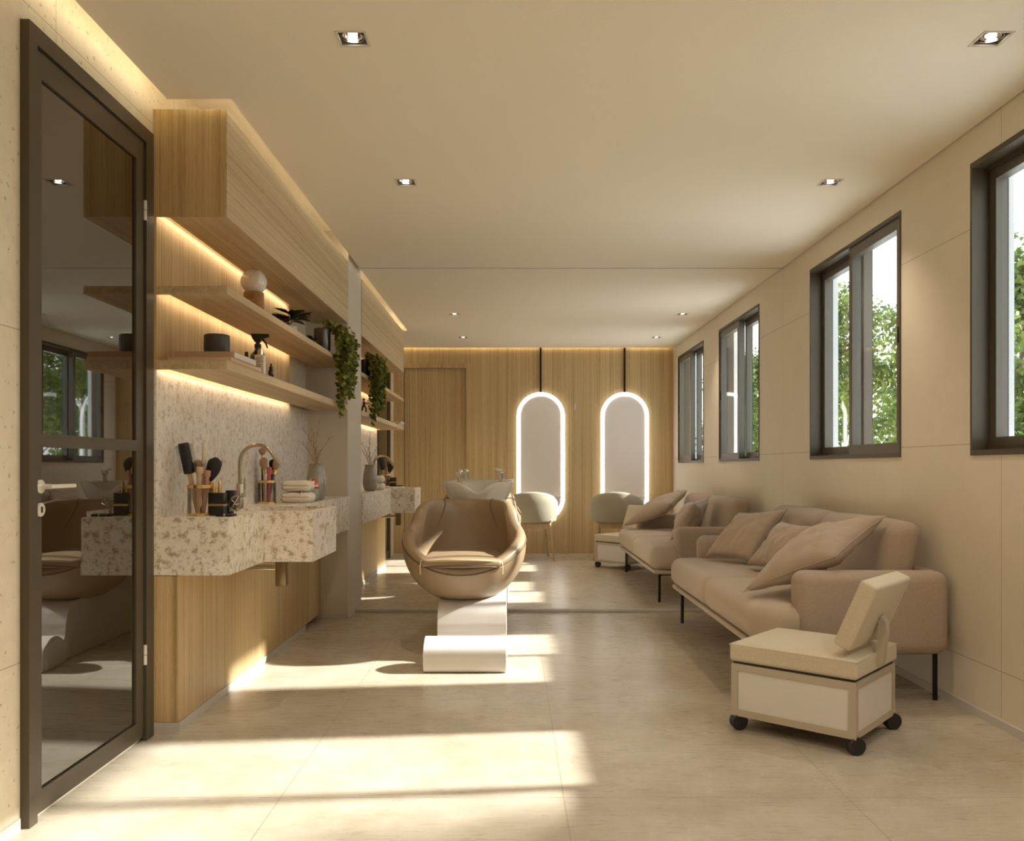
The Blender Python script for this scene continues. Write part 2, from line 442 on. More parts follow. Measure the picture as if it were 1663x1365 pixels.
# ------------------------------------------------------------------ room shell
W1, W2 = (Y(.377), Y(.590)), (Y(.696), Y(.907))
W3, W4 = (2 * D - W2[1], 2 * D - W2[0]), (2 * D - W1[1], 2 * D - W1[0])  # last two windows stand for mirror images of the first two
WZ = (246., 525.)
WIN = [W1, W2, W3, W4]
S('floor', MB().box(XL - 40, XR + 42, YB - 10, YE + 30, -12, 0), 'floor')
TOP = 602.
S('wall_left', MB().box(XL - 40, XL, YB - 10, YE + 30, 0, TOP), 'terrazzo')
ycuts = sorted([YB - 10, YE + 30] + [a for w in WIN for a in w])
zc = [0, WZ[0], WZ[1], TOP]
S('wall_right', MB().grid(ycuts, zc, lambda y, z: WZ[0] < z < WZ[1] and any(a < y < b for a, b in WIN), XR, XR + 40, 'YZX'), 'plaster')
S('wall_back_added', MB().box(XL, XR, YB - 10, YB, 0, TOP), 'pier')  # added unseen behind the camera to keep sky light out
S('ceiling', MB().box(XL - 40, XR + 42, YB - 10, YE + 30, TOP, TOP + 10), 'cove')
# wood wall with a flush door, a solid stand-in for its mirror image
DX, DZ = (-291., -122.), 504.
S('wall_front', MB().grid([XL, DX[0], DX[1], XR], [0, DZ, TOP], lambda x, z: DX[0] < x < DX[1] and z < DZ, YE, YE + 20, 'XZY'), 'wood_z')
dr = tag(mesh('door_2', MB().box(DX[0] + .6, DX[1] - .6, YE + 9, YE + 16, 1, DZ - .6), 'wood_z', origin=(DX[0], YE, 0)), 'flush oak veneer door in the reflected wood wall', 'door', None, 'structure')
fr = MB().box(DX[0] - 12, DX[0], YE - 1.6, YE + 9, 0, DZ + 12).box(DX[1], DX[1] + 12, YE - 1.6, YE + 9, 0, DZ + 12).box(DX[0], DX[1], YE - 1.6, YE + 9, DZ, DZ + 12)
mesh('door_frame', fr, 'wood_z', dr)
# dropped ceiling with the light slots along the left and the reflected wood wall
LX = [(-119.5, 362.5)]
FILL = [(x, Y(.16)) for x in (-119.5, 362.5)]  # added pair out of view, to brighten the counter and joinery
SPOT = [(x, y) for y in (Y(.4647), Y(.699), 2 * D - Y(.699), 2 * D - Y(.4647)) for x in (-119.5, 362.5)]  # last two pairs stand for mirror images of the first two
hs = 10.4
yc1 = 2 * D - Y(.541)
xcut = sorted([-302, -246, XR - 1.5] + [a for x in (-119.5, 362.5) for a in (x - hs, x + hs)])
ycut = sorted([YB, Y(.541), yc1, YE - 9, D - .5, D + .5] + [a for y in {p[1] for p in SPOT + FILL} for a in (y - hs, y + hs)])
def cskip(x, y):
    if x < -246 and Y(.541) < y < yc1: return True
    return any(abs(x - a) < hs and abs(y - b) < hs for a, b in SPOT + FILL)
S('ceiling_panel', MB().grid(xcut, ycut, cskip, H, H + 4), 'ceiling')
S('trim_1', MB().box(-253, XR, D - .6, D + .6, H - 1.1, H + .5), 'pier')

# skirtings, strip at the foot of the mirror plane
S('baseboard_right', MB().box(XR - 2, XR, YB, YE, 0, 8), 'skirt')
S('baseboard_left', MB().box(XL, XL + 2, YB, Y(.398), 0, 8), 'skirt')
S('trim_2', MB().rbox(-253, XR - 2, D - 3, D + 3, 0, 5, .8, 1), 'skirt')

# ------------------------------------------------------------------ windows
def window(n, w, flip):
    a, b = w; z0, z1 = WZ
    root = thing('window_%d' % n, None, None, (XR, (a + b) / 2, z0), None, 'structure')
    fr = MB(); t = 3.2
    X0, X1 = XR - 1.2, XR + 30
    fr.box(X0, X1, a, a + t, z0, z1).box(X0, X1, b - t, b, z0, z1).box(X0, X1, a + t, b - t, z0, z0 + t + 2).box(X0, X1, a + t, b - t, z1 - t - 2, z1)
    fr.box(XR + 12.5, XR + 14.5, a + t, b - t, z0 + t + 2, z0 + t + 6).box(XR + 12.5, XR + 14.5, a + t, b - t, z1 - t - 6, z1 - t - 2)
    S('window_frame', fr, 'bronze', root)
    rv = MB().box(XR + 30, XR + 40, a, a + 2, z0, z1).box(XR + 30, XR + 40, b - 2, b, z0, z1).box(XR + 30, XR + 42, a, b, z0 - 1, z0 + 2).box(XR + 30, XR + 40, a, b, z1 - 2, z1)
    S('window_reveal', rv, 'outer', root)
    m = (a + b) / 2
    inner, outer = ((a + t, m + 5), (m - 5, b - t)) if not flip else ((m - 5, b - t), (a + t, m + 5))
    for (p, q), xs in ((inner, XR + 1), (outer, XR + 16)):
        s = MB(); w_ = 10.5; zz0, zz1 = z0 + t + 2, z1 - t - 2
        s.box(xs, xs + 11, p, p + w_, zz0, zz1).box(xs, xs + 11, q - w_, q, zz0, zz1).box(xs, xs + 11, p + w_, q - w_, zz0, zz0 + 12).box(xs, xs + 11, p + w_, q - w_, zz1 - 13, zz1)
        sash = S('window_sash', s, 'bronze2', root)
        S('window_seal', MB().box(xs + 11, xs + 12, p + .8, p + w_, zz0, zz1).box(xs + 11, xs + 12, q - w_, q - .8, zz0, zz1), 'gasket', sash)
        S('window_pane', MB().box(xs + 5, xs + 6, p + w_ - 1, q - w_ + 1, zz0 + 11, zz1 - 12), 'pane', sash)
    y_ = a + t + 5 if not flip else b - t - 5
    S('window_latch', MB().rbox(XR - .6, XR + 1.2, y_ - 1.2, y_ + 1.2, (z0 + z1) / 2 - 9, (z0 + z1) / 2 + 9, .5, 1), 'black', root)
for i, w in enumerate(WIN): window(i + 1, w, i > 1)

# ------------------------------------------------------------------ tall glazed door
def make_door():
    y0, y1 = Y(.400), Y(.5395)
    root = thing('door_1', 'tall dark bronze door with two tinted glass panes', 'door', (XL, (y0 + y1) / 2, 0), None, 'structure')
    xa, xb = XL, XL + 6
    f = MB().box(xa, xb, y0, y0 + 10, 0, 526).box(xa, xb, y1 - 15, y1, 0, 526).box(xa, xb, y0 + 10, y1 - 15, 514, 526)
    S('door_frame', f, 'bronze', root)
    l0, l1 = y0 + 10.4, y1 - 16.5
    xc, xd = XL + .6, XL + 4
    lf = MB().box(xc, xd, l0, l0 + 8, 4, 513).box(xc, xd, l1 - 14, l1, 4, 513).box(xc, xd, l0 + 8, l1 - 14, 4, 19).box(xc, xd, l0 + 8, l1 - 14, 495, 513).box(xc, xd, l0 + 8, l1 - 14, 248.5, 257.5)
    leaf = S('door_leaf', lf, 'bronze', root)
    S('door_glass', MB().box(xc + .6, xc + 1.6, l0 + 7.5, l1 - 13.5, 18, 249), 'tint', leaf)
    S('door_glass', MB().box(xc + .6, xc + 1.6, l0 + 7.5, l1 - 13.5, 257, 496), 'tint', leaf)
    hy = l0 + 5.
    h = MB()
    cyl = MB().lathe([(4.6, 0), (4.6, 1.4), (4.2, 1.8)], (0, 0, 0), 24)
    rot = Matrix.Rotation(R(90), 4, 'Y')
    h.merge(cyl.xf(Matrix.Translation((xd, hy, 222)) @ rot))
    h.tube([(xd, hy, 222), (xd + 8, hy, 222)], 1.7, 12)
    h.rbox(xd + 7, xd + 10, hy - 1.5, hy + 30, 220.6, 223.4, 1, 2)
    S('door_handle', h, 'white_metal', leaf)
    k = MB().merge(MB().lathe([(4.6, 0), (4.6, 1.4), (4.2, 1.8)], (0, 0, 0), 24).xf(Matrix.Translation((xd, hy, 206.5)) @ rot))
    e = S('door_lock', k, 'white_metal', leaf)
    S('keyhole', MB().rbox(xd + 1.7, xd + 2.1, hy - 1, hy + 1, 204.5, 208.5, .9, 2), 'black', e)
    for z in (455, 74):
        hg = MB().tube([(xd + 1, l1 + .9, z - 8.5), (xd + 1, l1 + .9, z - .3)], 1.5, 10).tube([(xd + 1, l1 + .9, z + .3), (xd + 1, l1 + .9, z + 8.5)], 1.5, 10)
        S('door_hinge', hg, 'white_metal', root)
    return root
door = make_door()
d2 = mirrored(door, 'mirror image of the dark glazed door beyond the reflected washbasin counter'); d2.name = 'door_3'

# ------------------------------------------------------------------ left joinery
N0, N1 = Y(.548), Y(.957)
XC = -253.
def structure_pair(name, mb, mat, other):
    o = S(name, mb, mat); c = mirrored(o); c.name = other; return o
S('wall_pier', MB().box(XL, -254, N1, 2 * D - N1, 0, TOP), 'pier')  # half past the mirror plane stands for its reflection
S('baseboard_pier', MB().box(-310, -252.5, N1 - 1.5, 2 * D - N1 + 1.5, 0, 6), 'skirt')
structure_pair('trim_3', MB().box(XL, -296, N0, N1, 8, 138), 'wood_z', 'trim_4')          # wood front under the counter
structure_pair('baseboard_counter', MB().box(XL, -295, N0 - .6, Y(.885), 0, 7.6), 'skirt', 'baseboard_counter_mirrored')
structure_pair('trim_5', MB().box(XL, -315.8, N0, Y(.878), 321.6, 457.5), 'wood_z', 'trim_6')  # wood back panel
structure_pair('trim_7', MB().box(XL, -315.9, N0 + .2, N1, 138.6, 321.6), 'splash', 'trim_8')  # stone backsplash
LED = []
def cabinet():
    t = thing('wall_cabinet', 'nearer long oak wall cabinet above the shelves, under the ceiling', 'cabinet', ((XL + XC) / 2, (N0 + N1) / 2, 457.5), 'oak wall cabinets')
    mesh('carcass', MB().box(-305.5, XC - 1.2, N0 + 1.2, N1 - .2, 457.8, 553).box(XL + .2, -305.5, N0 + 1.2, N1 - .2, 465, 553), 'wood_y', t)
    mesh('front_panel', MB().box(XC - 1.2, XC, N0, N1 - .2, 457.5, 553.3), 'wood_y', t)
    mesh('side_panel', MB().box(XL + .2, XC - 1.25, N0, N0 + 1.2, 457.5, 553.3), 'wood_z', t)
    mesh('light_strip', MB().box(-307, -305.6, N0 + 4, Y(.877), 459.5, 464.5), 'led_warm', t)
    return t
cab = cabinet()
mirrored(cab, 'reflected oak wall cabinet past the pale pier')
def shelf(z0, z1, lab, far):
    t = thing('wall_shelf', lab, 'shelf', ((XL + XC) / 2, (N0 + N1) / 2, z0), 'oak wall shelves')
    mesh('board', MB().box(-305.5, XC, N0, N1 - .2, z0, z1).box(-315.8, -305.5, N0, N1 - .2, z1 - 1, z1).box(-315.8, -305.5, N0, N0 + 4, z0, z1 - 1), 'wood_y', t)
    mesh('light_strip', MB().box(-307, -305.6, N0 + 6, Y(.875), z0 + 1.4, z1 - 1.4), 'led_warm', t)
    mirrored(t, far)
SH1, SH2 = 396., 330.6
shelf(389, SH1, 'nearer upper oak shelf carrying the globe lamp and potted plants', 'reflected upper oak shelf behind the trailing plant')
shelf(322, SH2, 'nearer lower oak shelf carrying books and bottles', 'reflected lower oak shelf past the pale pier')
# cove lights on top of the joinery
def strip(name, mb, label, mat='led_cove', m=True):
    o = mesh(name, mb, mat, label=label, cat='light strip')
    if m: mirrored(o, label.replace('nearer', 'reflected'))
strip('cove_light', MB().box(-245.6, -244, Y(.543), N1 - 2, H + 4.2, H + 7), 'warm light strip in the ceiling slot above the nearer oak cabinet')
strip('cove_light', MB().box(-300, -247, Y(.541) - 2, Y(.541) - .4, H + 4.2, H + 7), 'short warm light strip across the end of the nearer oak cabinet', m=False)
strip('cove_light', MB().box(-301.6, -300, YB + 5, Y(.541) - 3, H + 4.2, H + 7), 'warm light strip in the slot above the nearer glazed door')
strip('cove_light', MB().box(XL + 20, XR - 10, YE - 11, YE - 9.4, H + 4.2, H + 7), 'warm light strip in the ceiling slot along the reflected wood wall', m=False)

# stone counter with the basin block
CT, CB = 190., 138.6
def counter():
    t = thing('vanity_counter', 'nearer speckled stone counter with projecting washbasin block', 'counter', (-285, (N0 + N1) / 2, CB), 'stone washbasin counters')
    B0, B1, XF, XB = Y(.6264), Y(.7095), -251., -201.7
    s0, s1, t0, t1 = B0 + 9, B1 - 9, -286., XB - 7
    xs = [-315.8, t0, XF, t1, XB]; ys = [N0, B0, s0, s1, B1, N1 - .2]
    def sk(x, y):
        if x > XF and not B0 < y < B1: return True
        return t0 < x < t1 and s0 < y < s1
    mb = MB().grid(xs, ys, sk, CB, CT)
    mesh('worktop', mb, 'stone', t, sharp=30)
    bs = MB().prism([(s0, CT - .4), (s1, CT - .4), (s1, CT - 24), (s0, CT - 24)], 'X', t0, t0 + .01)
    bs = MB().box(t0, t1, s0, s1, CT - 30, CT - 26)
    mesh('sink', bs, 'stone', t)
    mesh('drain', MB().lathe([(5, 0), (5, .6), (3.5, .8)], ((t0 + t1) / 2, (s0 + s1) / 2, CT - 26), 20), 'nickel', t)
    return t
ct = counter()
mirrored(ct, 'reflected speckled stone counter, past the pale pier')
def trap():
    t = thing('sink_trap', 'nearer bronze waste trap under the stone basin block', 'drain pipe', (-245, Y(.66), 108), 'waste traps')
    mesh('trap_body', MB().rbox(-251, -239.5, Y(.655), Y(.655) + 11.5, 108, CB, .8, 1), 'trap', t)
    mesh('waste_pipe', MB().tube([(-296, Y(.655) + 6, 128), (-249, Y(.655) + 6, 128)], 3.2, 14), 'nickel', t)
    mesh('wall_mount', MB().lathe([(6, 0), (6, 1.2)], (0, 0, 0), 20).xf(Matrix.Translation((-295.9, Y(.655) + 6, 128)) @ Matrix.Rotation(R(90), 4, 'Y')), 'nickel', t)
    return t
mirrored(trap(), 'reflected bronze waste trap under the stone basin block')

# ------------------------------------------------------------------ things on the counter
def faucet():
    yy = Y(.672); x = -296.
    t = thing('faucet', 'nearer tall gooseneck nickel tap on the stone counter', 'tap', (x, yy, CT), 'gooseneck taps')
    mesh('tap_body', MB().lathe([(4.4, 0), (4.4, .8), (3.7, 1), (3.7, 26), (3.3, 27)], (x, yy, CT), 22), 'nickel', t)
    pts = [(x, yy, CT + 26), (x, yy, CT + 48)]
    for i in range(0, 13):
        a = math.pi - i * math.pi * .86 / 12
        pts.append((x + 19 + 19 * math.cos(a), yy, CT + 50 + 19 * math.sin(a)))
    e = Vector(pts[-1]); pts.append(tuple(e + (e - Vector(pts[-2])).normalized() * 7))
    mesh('spout', MB().tube(pts, 2.1, 14), 'nickel', t)
    e2 = Vector(pts[-1]); d = (e2 - e).normalized()
    mesh('nozzle', MB().tube([e2 - d * 1, e2 + d * 5], 2.6, 14), 'nickel', t)
    mesh('lever', MB().tube([(x + 3, yy - 2, CT + 14), (x + 7, yy - 3, CT + 15)], 2.2, 12).rbox(x + 5.4, x + 7, yy - 4, yy - 2, CT + 15, CT + 33, .6, 1), 'nickel', t)
    return t
mirrored(faucet(), 'reflected gooseneck nickel tap above the reflected counter')

def cup(x, y, label):
    t = thing('brush_cup', label, 'cup', (x, y, CT), 'glass brush cups with a gold rim')
    r = 11.
    mesh('glass_wall', MB().lathe([(r - 1.2, 2), (r, 2), (r, 27), (r - .6, 27), (r - .6, 2.4)], (x, y, CT), 30, False, False), 'clear', t)
    mesh('base_disc', MB().lathe([(r + .6, 0), (r + .6, 1.6), (r, 2.2)], (x, y, CT), 30), 'gold', t)
    mesh('gold_rim', MB().lathe([(r + .1, 25.5), (r + .5, 25.5), (r + .5, 28.4), (r - .7, 28.4), (r - .7, 25.5)], (x, y, CT), 30, False, False), 'gold', t)
    return t
def brush(base, top, hmat, kind, tipmat, label, name='makeup_brush', tipL=16, tipR=4, hr=1.3):
    b, tp = Vector(base), Vector(top); d = (tp - b).normalized(); L = (tp - b).length
    t = thing(name, label, 'brush', base, 'brushes standing in the glass cups')
    hl = L - tipL
    mesh('handle', MB().tube([b, b + d * hl * .5, b + d * hl * .85, b + d * hl], [hr * .8, hr * 1.1, hr, hr * .9], 10), hmat, t)
    if kind == 'fluff':
        mesh('ferrule', MB().tube([b + d * hl * .86, b + d * hl], [hr * 1.15, hr * 1.3], 10), 'gold', t)
        k = MB(); n = 9
        k.tube([b + d * (hl + tipL * i / n) for i in range(n + 1)], [hr * 1.1 + (tipR - hr * 1.1) * math.sin(math.pi * .5 * min(1, i / n * 1.7)) if i < n - 1 else (tipR * .75 if i == n - 1 else tipR * .2) for i in range(n + 1)], 14)
        for i in range(60):
            a = random.uniform(0, 6.28); q = Vector((math.cos(a), math.sin(a), 0)); rr = tipR * random.uniform(.5, 1.)
            p0 = b + d * (hl + tipL * random.uniform(.3, .6)) + q * rr * .9
            k.tube([p0, p0 + d * tipL * random.uniform(.3, .45) + q * .6], [.18, .05], 4)
        mesh('bristles', k, tipmat, t)
    elif kind == 'paddle':
        mesh('brush_head', MB().tube([b + d * hl, b + d * (hl + .8), b + d * (L - .5), b + d * L], [3, 4.9, 4.9, 4.5], 16), tipmat, t)
        k = MB()
        a1 = d.orthogonal().normalized(); a2 = d.cross(a1)
        for i in range(26):
            for j in range(9):
                a = 6.283 * j / 9 + i * .35
                q = a1 * math.cos(a) + a2 * math.sin(a)
                p = b + d * (hl + 3 + (tipL - 5) * i / 25)
                k.tube([p + q * 4, p + q * 8.2], [.16, .12], 3)
        mesh('bristles', k, 'brush_black', t)
    else:
        mesh('cap', MB().tube([b + d * hl, b + d * (hl + tipL * .95), b + d * L], [hr * 1.35, hr * 1.35, hr * .9], 12), tipmat, t)
    return t
c1x, c1y = -289., 795.
c2x, c2y = -303., 1062.
CUPS = []
cA = cup(c1x, c1y, 'nearer glass brush cup with gold rim beside the black boxes')
cB = cup(c2x, c2y, 'second glass brush cup with gold rim, behind the nearer tap')
zb = CT + 2.6
BR = []
BR.append(brush((c1x - 2, c1y, zb), (c1x - 14, c1y - 4, CT + 67), 'handle_tan', 'paddle', 'black', 'round black bristle hairbrush standing in the nearer glass cup', 'hair_brush', 29, 4, 2.2))
BR.append(brush((c1x - 3, c1y + 4.5, zb), (c1x - 5.3, c1y + 10.2, CT + 52), 'black', 'fluff', 'brush_tan', 'slim makeup brush with tan hair in the nearer glass cup', tipL=14, tipR=4.6))
BR.append(brush((c1x + .5, c1y + 7.5, zb), (c1x + 1.5, c1y + 8, CT + 68), 'handle_white', 'cap', 'handle_white', 'tall ivory stick in the nearer glass cup', 'ivory_stick', 20, 1.8, 1.7))
BR.append(brush((c1x - .5, c1y - 4, zb), (c1x + 2.5, c1y - 6.5, CT + 45), 'handle_tan', 'cap', 'handle_tan', 'thick pale wooden brush handle in the nearer glass cup', tipL=6, hr=2.4))
BR.append(brush((c1x + 3.8, c1y - 2, zb), (c1x + 8.5, c1y - 3.5, CT + 42), 'handle_pink', 'cap', 'handle_pink', 'dusty pink brush handle in the nearer glass cup', tipL=6, hr=2.2))
BR.append(brush((c1x, c1y + 2.5, zb), (c1x + 13, c1y + 7, CT + 54), 'handle_plum', 'fluff', 'brush_black', 'fluffy black powder brush leaning right in the nearer glass cup', tipL=23, tipR=6.6, hr=1.6))
BR.append(brush((c2x - 4, c2y - 4, zb), (c2x - 5, c2y - 2, CT + 69), 'black', 'fluff', 'brush_tan', 'tallest makeup brush in the second glass cup', tipL=9.5, tipR=4.5))
BR.append(brush((c2x - 1, c2y - 5.5, zb), (c2x - 1, c2y - 11, CT + 57), 'handle_tan', 'fluff', 'brush_tan', 'wide tan makeup brush in the second glass cup', tipL=16, tipR=5))
BR.append(brush((c2x + 3, c2y - 5, zb), (c2x + 5, c2y - 7, CT + 45), 'handle_rose', 'cap', 'handle_rose', 'rose pink brush handle in the second glass cup', tipL=8, hr=2.4))
BR.append(brush((c2x + 2, c2y + 4, zb), (c2x + 6, c2y + 8.5, CT + 55), 'black', 'fluff', 'brush_black', 'black makeup brush behind the tap spout, in the second glass cup', tipL=14, tipR=5))
BR.append(brush((c2x + 1.5, c2y, zb), (c2x + 13, c2y - 1, CT + 53), 'handle_grey', 'fluff', 'brush_tan', 'steel blue makeup brush leaning right in the second glass cup', tipL=12, tipR=4.5, hr=1.9))

def black_box(x, y, z, w, d, h, label, band):
    t = thing('cosmetic_box', label, 'box', (x, y, z), 'black cosmetic boxes')
    mesh('box_body', MB().rbox(x - w / 2, x + w / 2, y - d / 2, y + d / 2, z, z + h, .5, 1), 'black', t)
    if band: mesh('gold_band', MB().box(x - w / 2 - .15, x + w / 2 + .15, y - d / 2 - .15, y + d / 2 + .15, z + h - 2.6, z + h - .6), 'gold', t)
    return t
bx = []
bx.append(black_box(-273, 797, CT, 14, 12, 11.5, 'lower black cosmetic box with gold band on the nearer counter', True))
bx.append(black_box(-273, 797, CT + 11.6, 14, 12, 9.5, 'upper black cosmetic box stacked on another beside the nearer brush cup', False))
bx.append(black_box(-266.5, 815, CT, 8, 9, 23, 'taller slim black box standing behind the stacked pair', False))
for i, (dx, dy, lab) in enumerate(((-3.6, 0, 'left gold lipstick tube on the stacked black boxes'), (1.2, 1, 'right gold lipstick tube on the stacked black boxes'))):
    z = CT + 21.2
    lp = thing('lipstick', lab, 'lipstick', (-273 + dx, 797 + dy, z), 'gold lipsticks')
    mesh('case', MB().lathe([(1.9, 0), (1.9, 5), (1.6, 5.2)], (-273 + dx, 797 + dy, z), 14), 'gold', lp)
    mesh('bullet', MB().lathe([(1.4, 5), (1.4, 8.4), (.7, 10.2 + i)], (-273 + dx, 797 + dy, z), 14), 'gold', lp)
    bx.append(lp)
pb = thing('perfume_bottle', 'faceted clear perfume bottle lying by the black boxes', 'bottle', (-258, 801, CT))
fac = MB().ball((0, 0, 0), 7.2, 8, 5, 1, .55, 1.1)
mesh('flask', fac.xf(Matrix.Translation((-257.5, 801, CT + 11)) @ Matrix.Rotation(R(28), 4, 'Y')), 'clear', pb, sharp=5)
mesh('stopper', MB().ball((-258.5, 800, CT + 2.2), 2.1, 12, 8), 'chrome', pb)
mesh('cage', MB().tube([(-262, 796.6, CT + 4), (-257, 796.2, CT + 12), (-253.5, 796.6, CT + 18)], .5, 6).tube([(-260.5, 797, CT + 15), (-256, 796.2, CT + 10), (-252.6, 797, CT + 11)], .5, 6), 'chrome', pb)
bx.append(pb)
cm = thing('makeup_compact', 'flat black compact lying on the nearer counter edge', 'compact', (-258, 781, CT))
mesh('case', MB().rbox(-268, -252.4, 776, 788, CT, CT + 2.4, .7, 1), 'black', cm)
mesh('clasp', MB().ball((-260, 775.8, CT + 1.4), 1.1, 10, 6), 'chrome', cm)
bx.append(cm)

def towel(x0, x1, y0, y1, z0, z1, label, sd):
    t = thing('folded_towel', label, 'towel', ((x0 + x1) / 2, (y0 + y1) / 2, z0), 'folded cream towels')
    def fn(p, h):
        q = p.copy()
        n = noise.noise(p * .11 + Vector((sd, 0, 0))) * 1.1
        q.z += n if p.z > 0 else 0
        q.y += noise.noise(p * .2 + Vector((0, sd, 0))) * .7
        # the fold: a crease round the middle on the open sides
        if abs(p.x) > h.x - 3 and p.x < 0: q.x += 2.2 * math.exp(-(p.z / 1.3) ** 2)
        if p.y < -h.y + 3: q.y += 1.5 * math.exp(-(p.z / 1.0) ** 2)
        return q
    mesh('cloth', MB().rbox(x0, x1, y0, y1, z0, z1, (z1 - z0) * .45, 5, 5, fn), 'towel', t)
    mesh('woven_band', MB().rbox(x1 - 12, x1 - 10.5, y0 + .6, y1 - .6, z0 + 1, z1 + .7, 3, 3), 'pot_white', t)
    return t
TW = [towel(-289, -250.5, 1066, 1102, CT, CT + 13.4, 'lower of two folded cream towels on the nearer counter', 1.3),
      towel(-288.5, -251.5, 1067, 1101, CT + 14.6, CT + 27.5, 'upper of two folded cream towels on the nearer counter', 5.1)]

def vase():
    x, y = -266., 1168.
    t = thing('vase', 'nearer smoky glazed vase at the back of the counter', 'vase', (x, y, CT), 'vases of dry twigs')
    prof = [(7.5, 0), (10.5, 2), (13, 10), (13.6, 18), (12.6, 30), (10.4, 41), (9.2, 48), (9.6, 49.5), (8.8, 49.6), (8.4, 47), (9.6, 40), (11.6, 30), (12.6, 18), (12, 9), (9, 3.5), (.3, 3)]
    mesh('vase_body', MB().lathe(prof, (x, y, CT), 36), 'glaze', t)
    return t
VS = [vase()]
tw = thing('dry_twig_spray', 'nearer spray of fine dry twigs standing in the smoky vase', 'dried branches', (-266, 1168, CT + 8), 'dry twig sprays')
k = MB(); rn = random.Random(5)
for ang, ln, lean in ((2.9, 88, .42), (3.6, 70, .55), (1.2, 95, .12), (.4, 80, .5), (5.3, 62, .75), (4.4, 84, .3), (2.1, 58, .3)):
    p = Vector((-266, 1168, CT + 10)); d = Vector((0, 0, 1)); pts = [p.copy()]
    side = Vector((math.cos(ang), math.sin(ang), 0))
    for i in range(10):
        d = (Vector((0, 0, 1)) + side * lean * (.05 if i < 4 else .25 * (i - 3)) + Vector((rn.uniform(-.12, .12), rn.uniform(-.12, .12), 0))).normalized()
        p = p + d * ln / 10; pts.append(p.copy())
        if i > 4:
            for q in range(2):
                e = (d + Vector((rn.uniform(-.8, .8), rn.uniform(-.8, .8), rn.uniform(-.1, .6)))).normalized()
                k.tube([p, p + e * 4, p + e * 7 + Vector((0, 0, 1))], [.28, .22, .3], 4)
    for q in pts[4:]:
        pass
    k.tube(pts, [.5 - .03 * i for i in range(len(pts))], 5)
mesh('twigs', k, 'twig', tw)
VS.append(tw)
jr = thing('lidded_jar', 'small glass jar with rose copper lid between towels and vase', 'jar', (-262, 1130, CT))
mesh('jar_body', MB().lathe([(6, 0), (8.4, 2), (9, 8), (8, 15), (7, 17)], (-262, 1130, CT), 26), 'glaze', jr)
mesh('copper_lid', MB().lathe([(7.2, 17), (9.2, 18.6), (9.2, 21), (6.5, 27), (2, 30), (.2, 30.3)], (-262, 1130, CT), 26), 'copper', jr)

# ------------------------------------------------------------------ things on the shelves
def book(x0, x1, y0, y1, z0, z1, cover, label):
    t = thing('book', label, 'book', ((x0 + x1) / 2, (y0 + y1) / 2, z0), 'books on the lower shelves')
    mesh('pages', MB().box(x0 + .8, x1 - 1.2, y0 + .8, y1 - .8, z0 + .6, z1 - .6), 'paper', t)
    mesh('cover', MB().box(x0, x1, y0, y1, z0, z0 + .7).box(x0, x1, y0, y1, z1 - .7, z1).box(x1 - .9, x1, y0, y1, z0 + .7, z1 - .7).box(x0, x1 - .9, y0, y0 + .5, z0 + .7, z1 - .7), cover, t)
    return t
BK = [book(-309, -251.6, 770, 862, SH2, SH2 + 3.2, 'cover_pink', 'lower buff book in the stack on the nearer lower shelf'),
      book(-304, -250.4, 774, 840, SH2 + 3.2, SH2 + 8.9, 'cover_tan', 'upper book with white spine under the charcoal bowl')]
mesh('spine_label', MB().box(-250.45, -250.1, 774.6, 839.4, SH2 + 3.8, SH2 + 8.3), 'paper', BK[1])
bw = thing('bowl', 'round charcoal stoneware bowl standing on the books', 'bowl', (-277, 806, SH2 + 8.9))
mesh('bowl_body', MB().lathe([(8.5, 0), (10.8, 1.4), (11.8, 4), (12, 10), (11.7, 19), (11, 19.6), (10.6, 18), (10.8, 8), (9, 3), (.3, 2.4)], (-277, 806, SH2 + 8.9), 36), 'charcoal', bw)
mesh('foot_ring', MB().lathe([(8.6, -.0), (8.6, .6), (7.5, .6), (7.5, 0)], (-277, 806, SH2 + 8.9), 30, False, False), 'pewter', bw)
def bottle(x, y, z, prof, cap, label, bm_, cm_, name='bottle'):
    t = thing(name, label, 'bottle', (x, y, z), 'cosmetic bottles on the lower shelves')
    mesh('bottle_body', MB().lathe(prof, (x, y, z), 22), bm_, t)
    mesh('cap', MB().lathe(cap, (x, y, z), 18), cm_, t)
    return t
def spray():
    x, y = -274., 926.
    t = bottle(x, y, SH2, [(8, 0), (8.6, 1), (8.6, 22), (7.6, 26), (4, 30), (3, 31), (3, 34)], [(3.6, 33), (3.6, 37), (2.4, 37.5), (2.4, 41)], 'amber trigger spray bottle behind the white carton', 'amber', 'black', 'spray_bottle')
    h = MB().prism([(x - 6, SH2 + 44), (x - 7, SH2 + 48.5), (x + 12, SH2 + 48), (x + 12.4, SH2 + 45), (x + 4, SH2 + 42.5), (x + 3, SH2 + 39.5), (x - 3, SH2 + 39.5)], 'Y', y - 2, y + 2)
    mesh('spray_head', h, 'black', t)
    mesh('trigger', MB().tube([(x + 5, y, SH2 + 43), (x + 8.5, y, SH2 + 38.5), (x + 10.6, y, SH2 + 33)], [1.3, 1.1, .8], 8), 'black', t)
    mesh('label_band', MB().lathe([(8.7, 4), (8.75, 4.1), (8.75, 16), (8.7, 16.1)], (x, y, SH2), 22, False, False), 'black', t)
    return t
SP = spray()
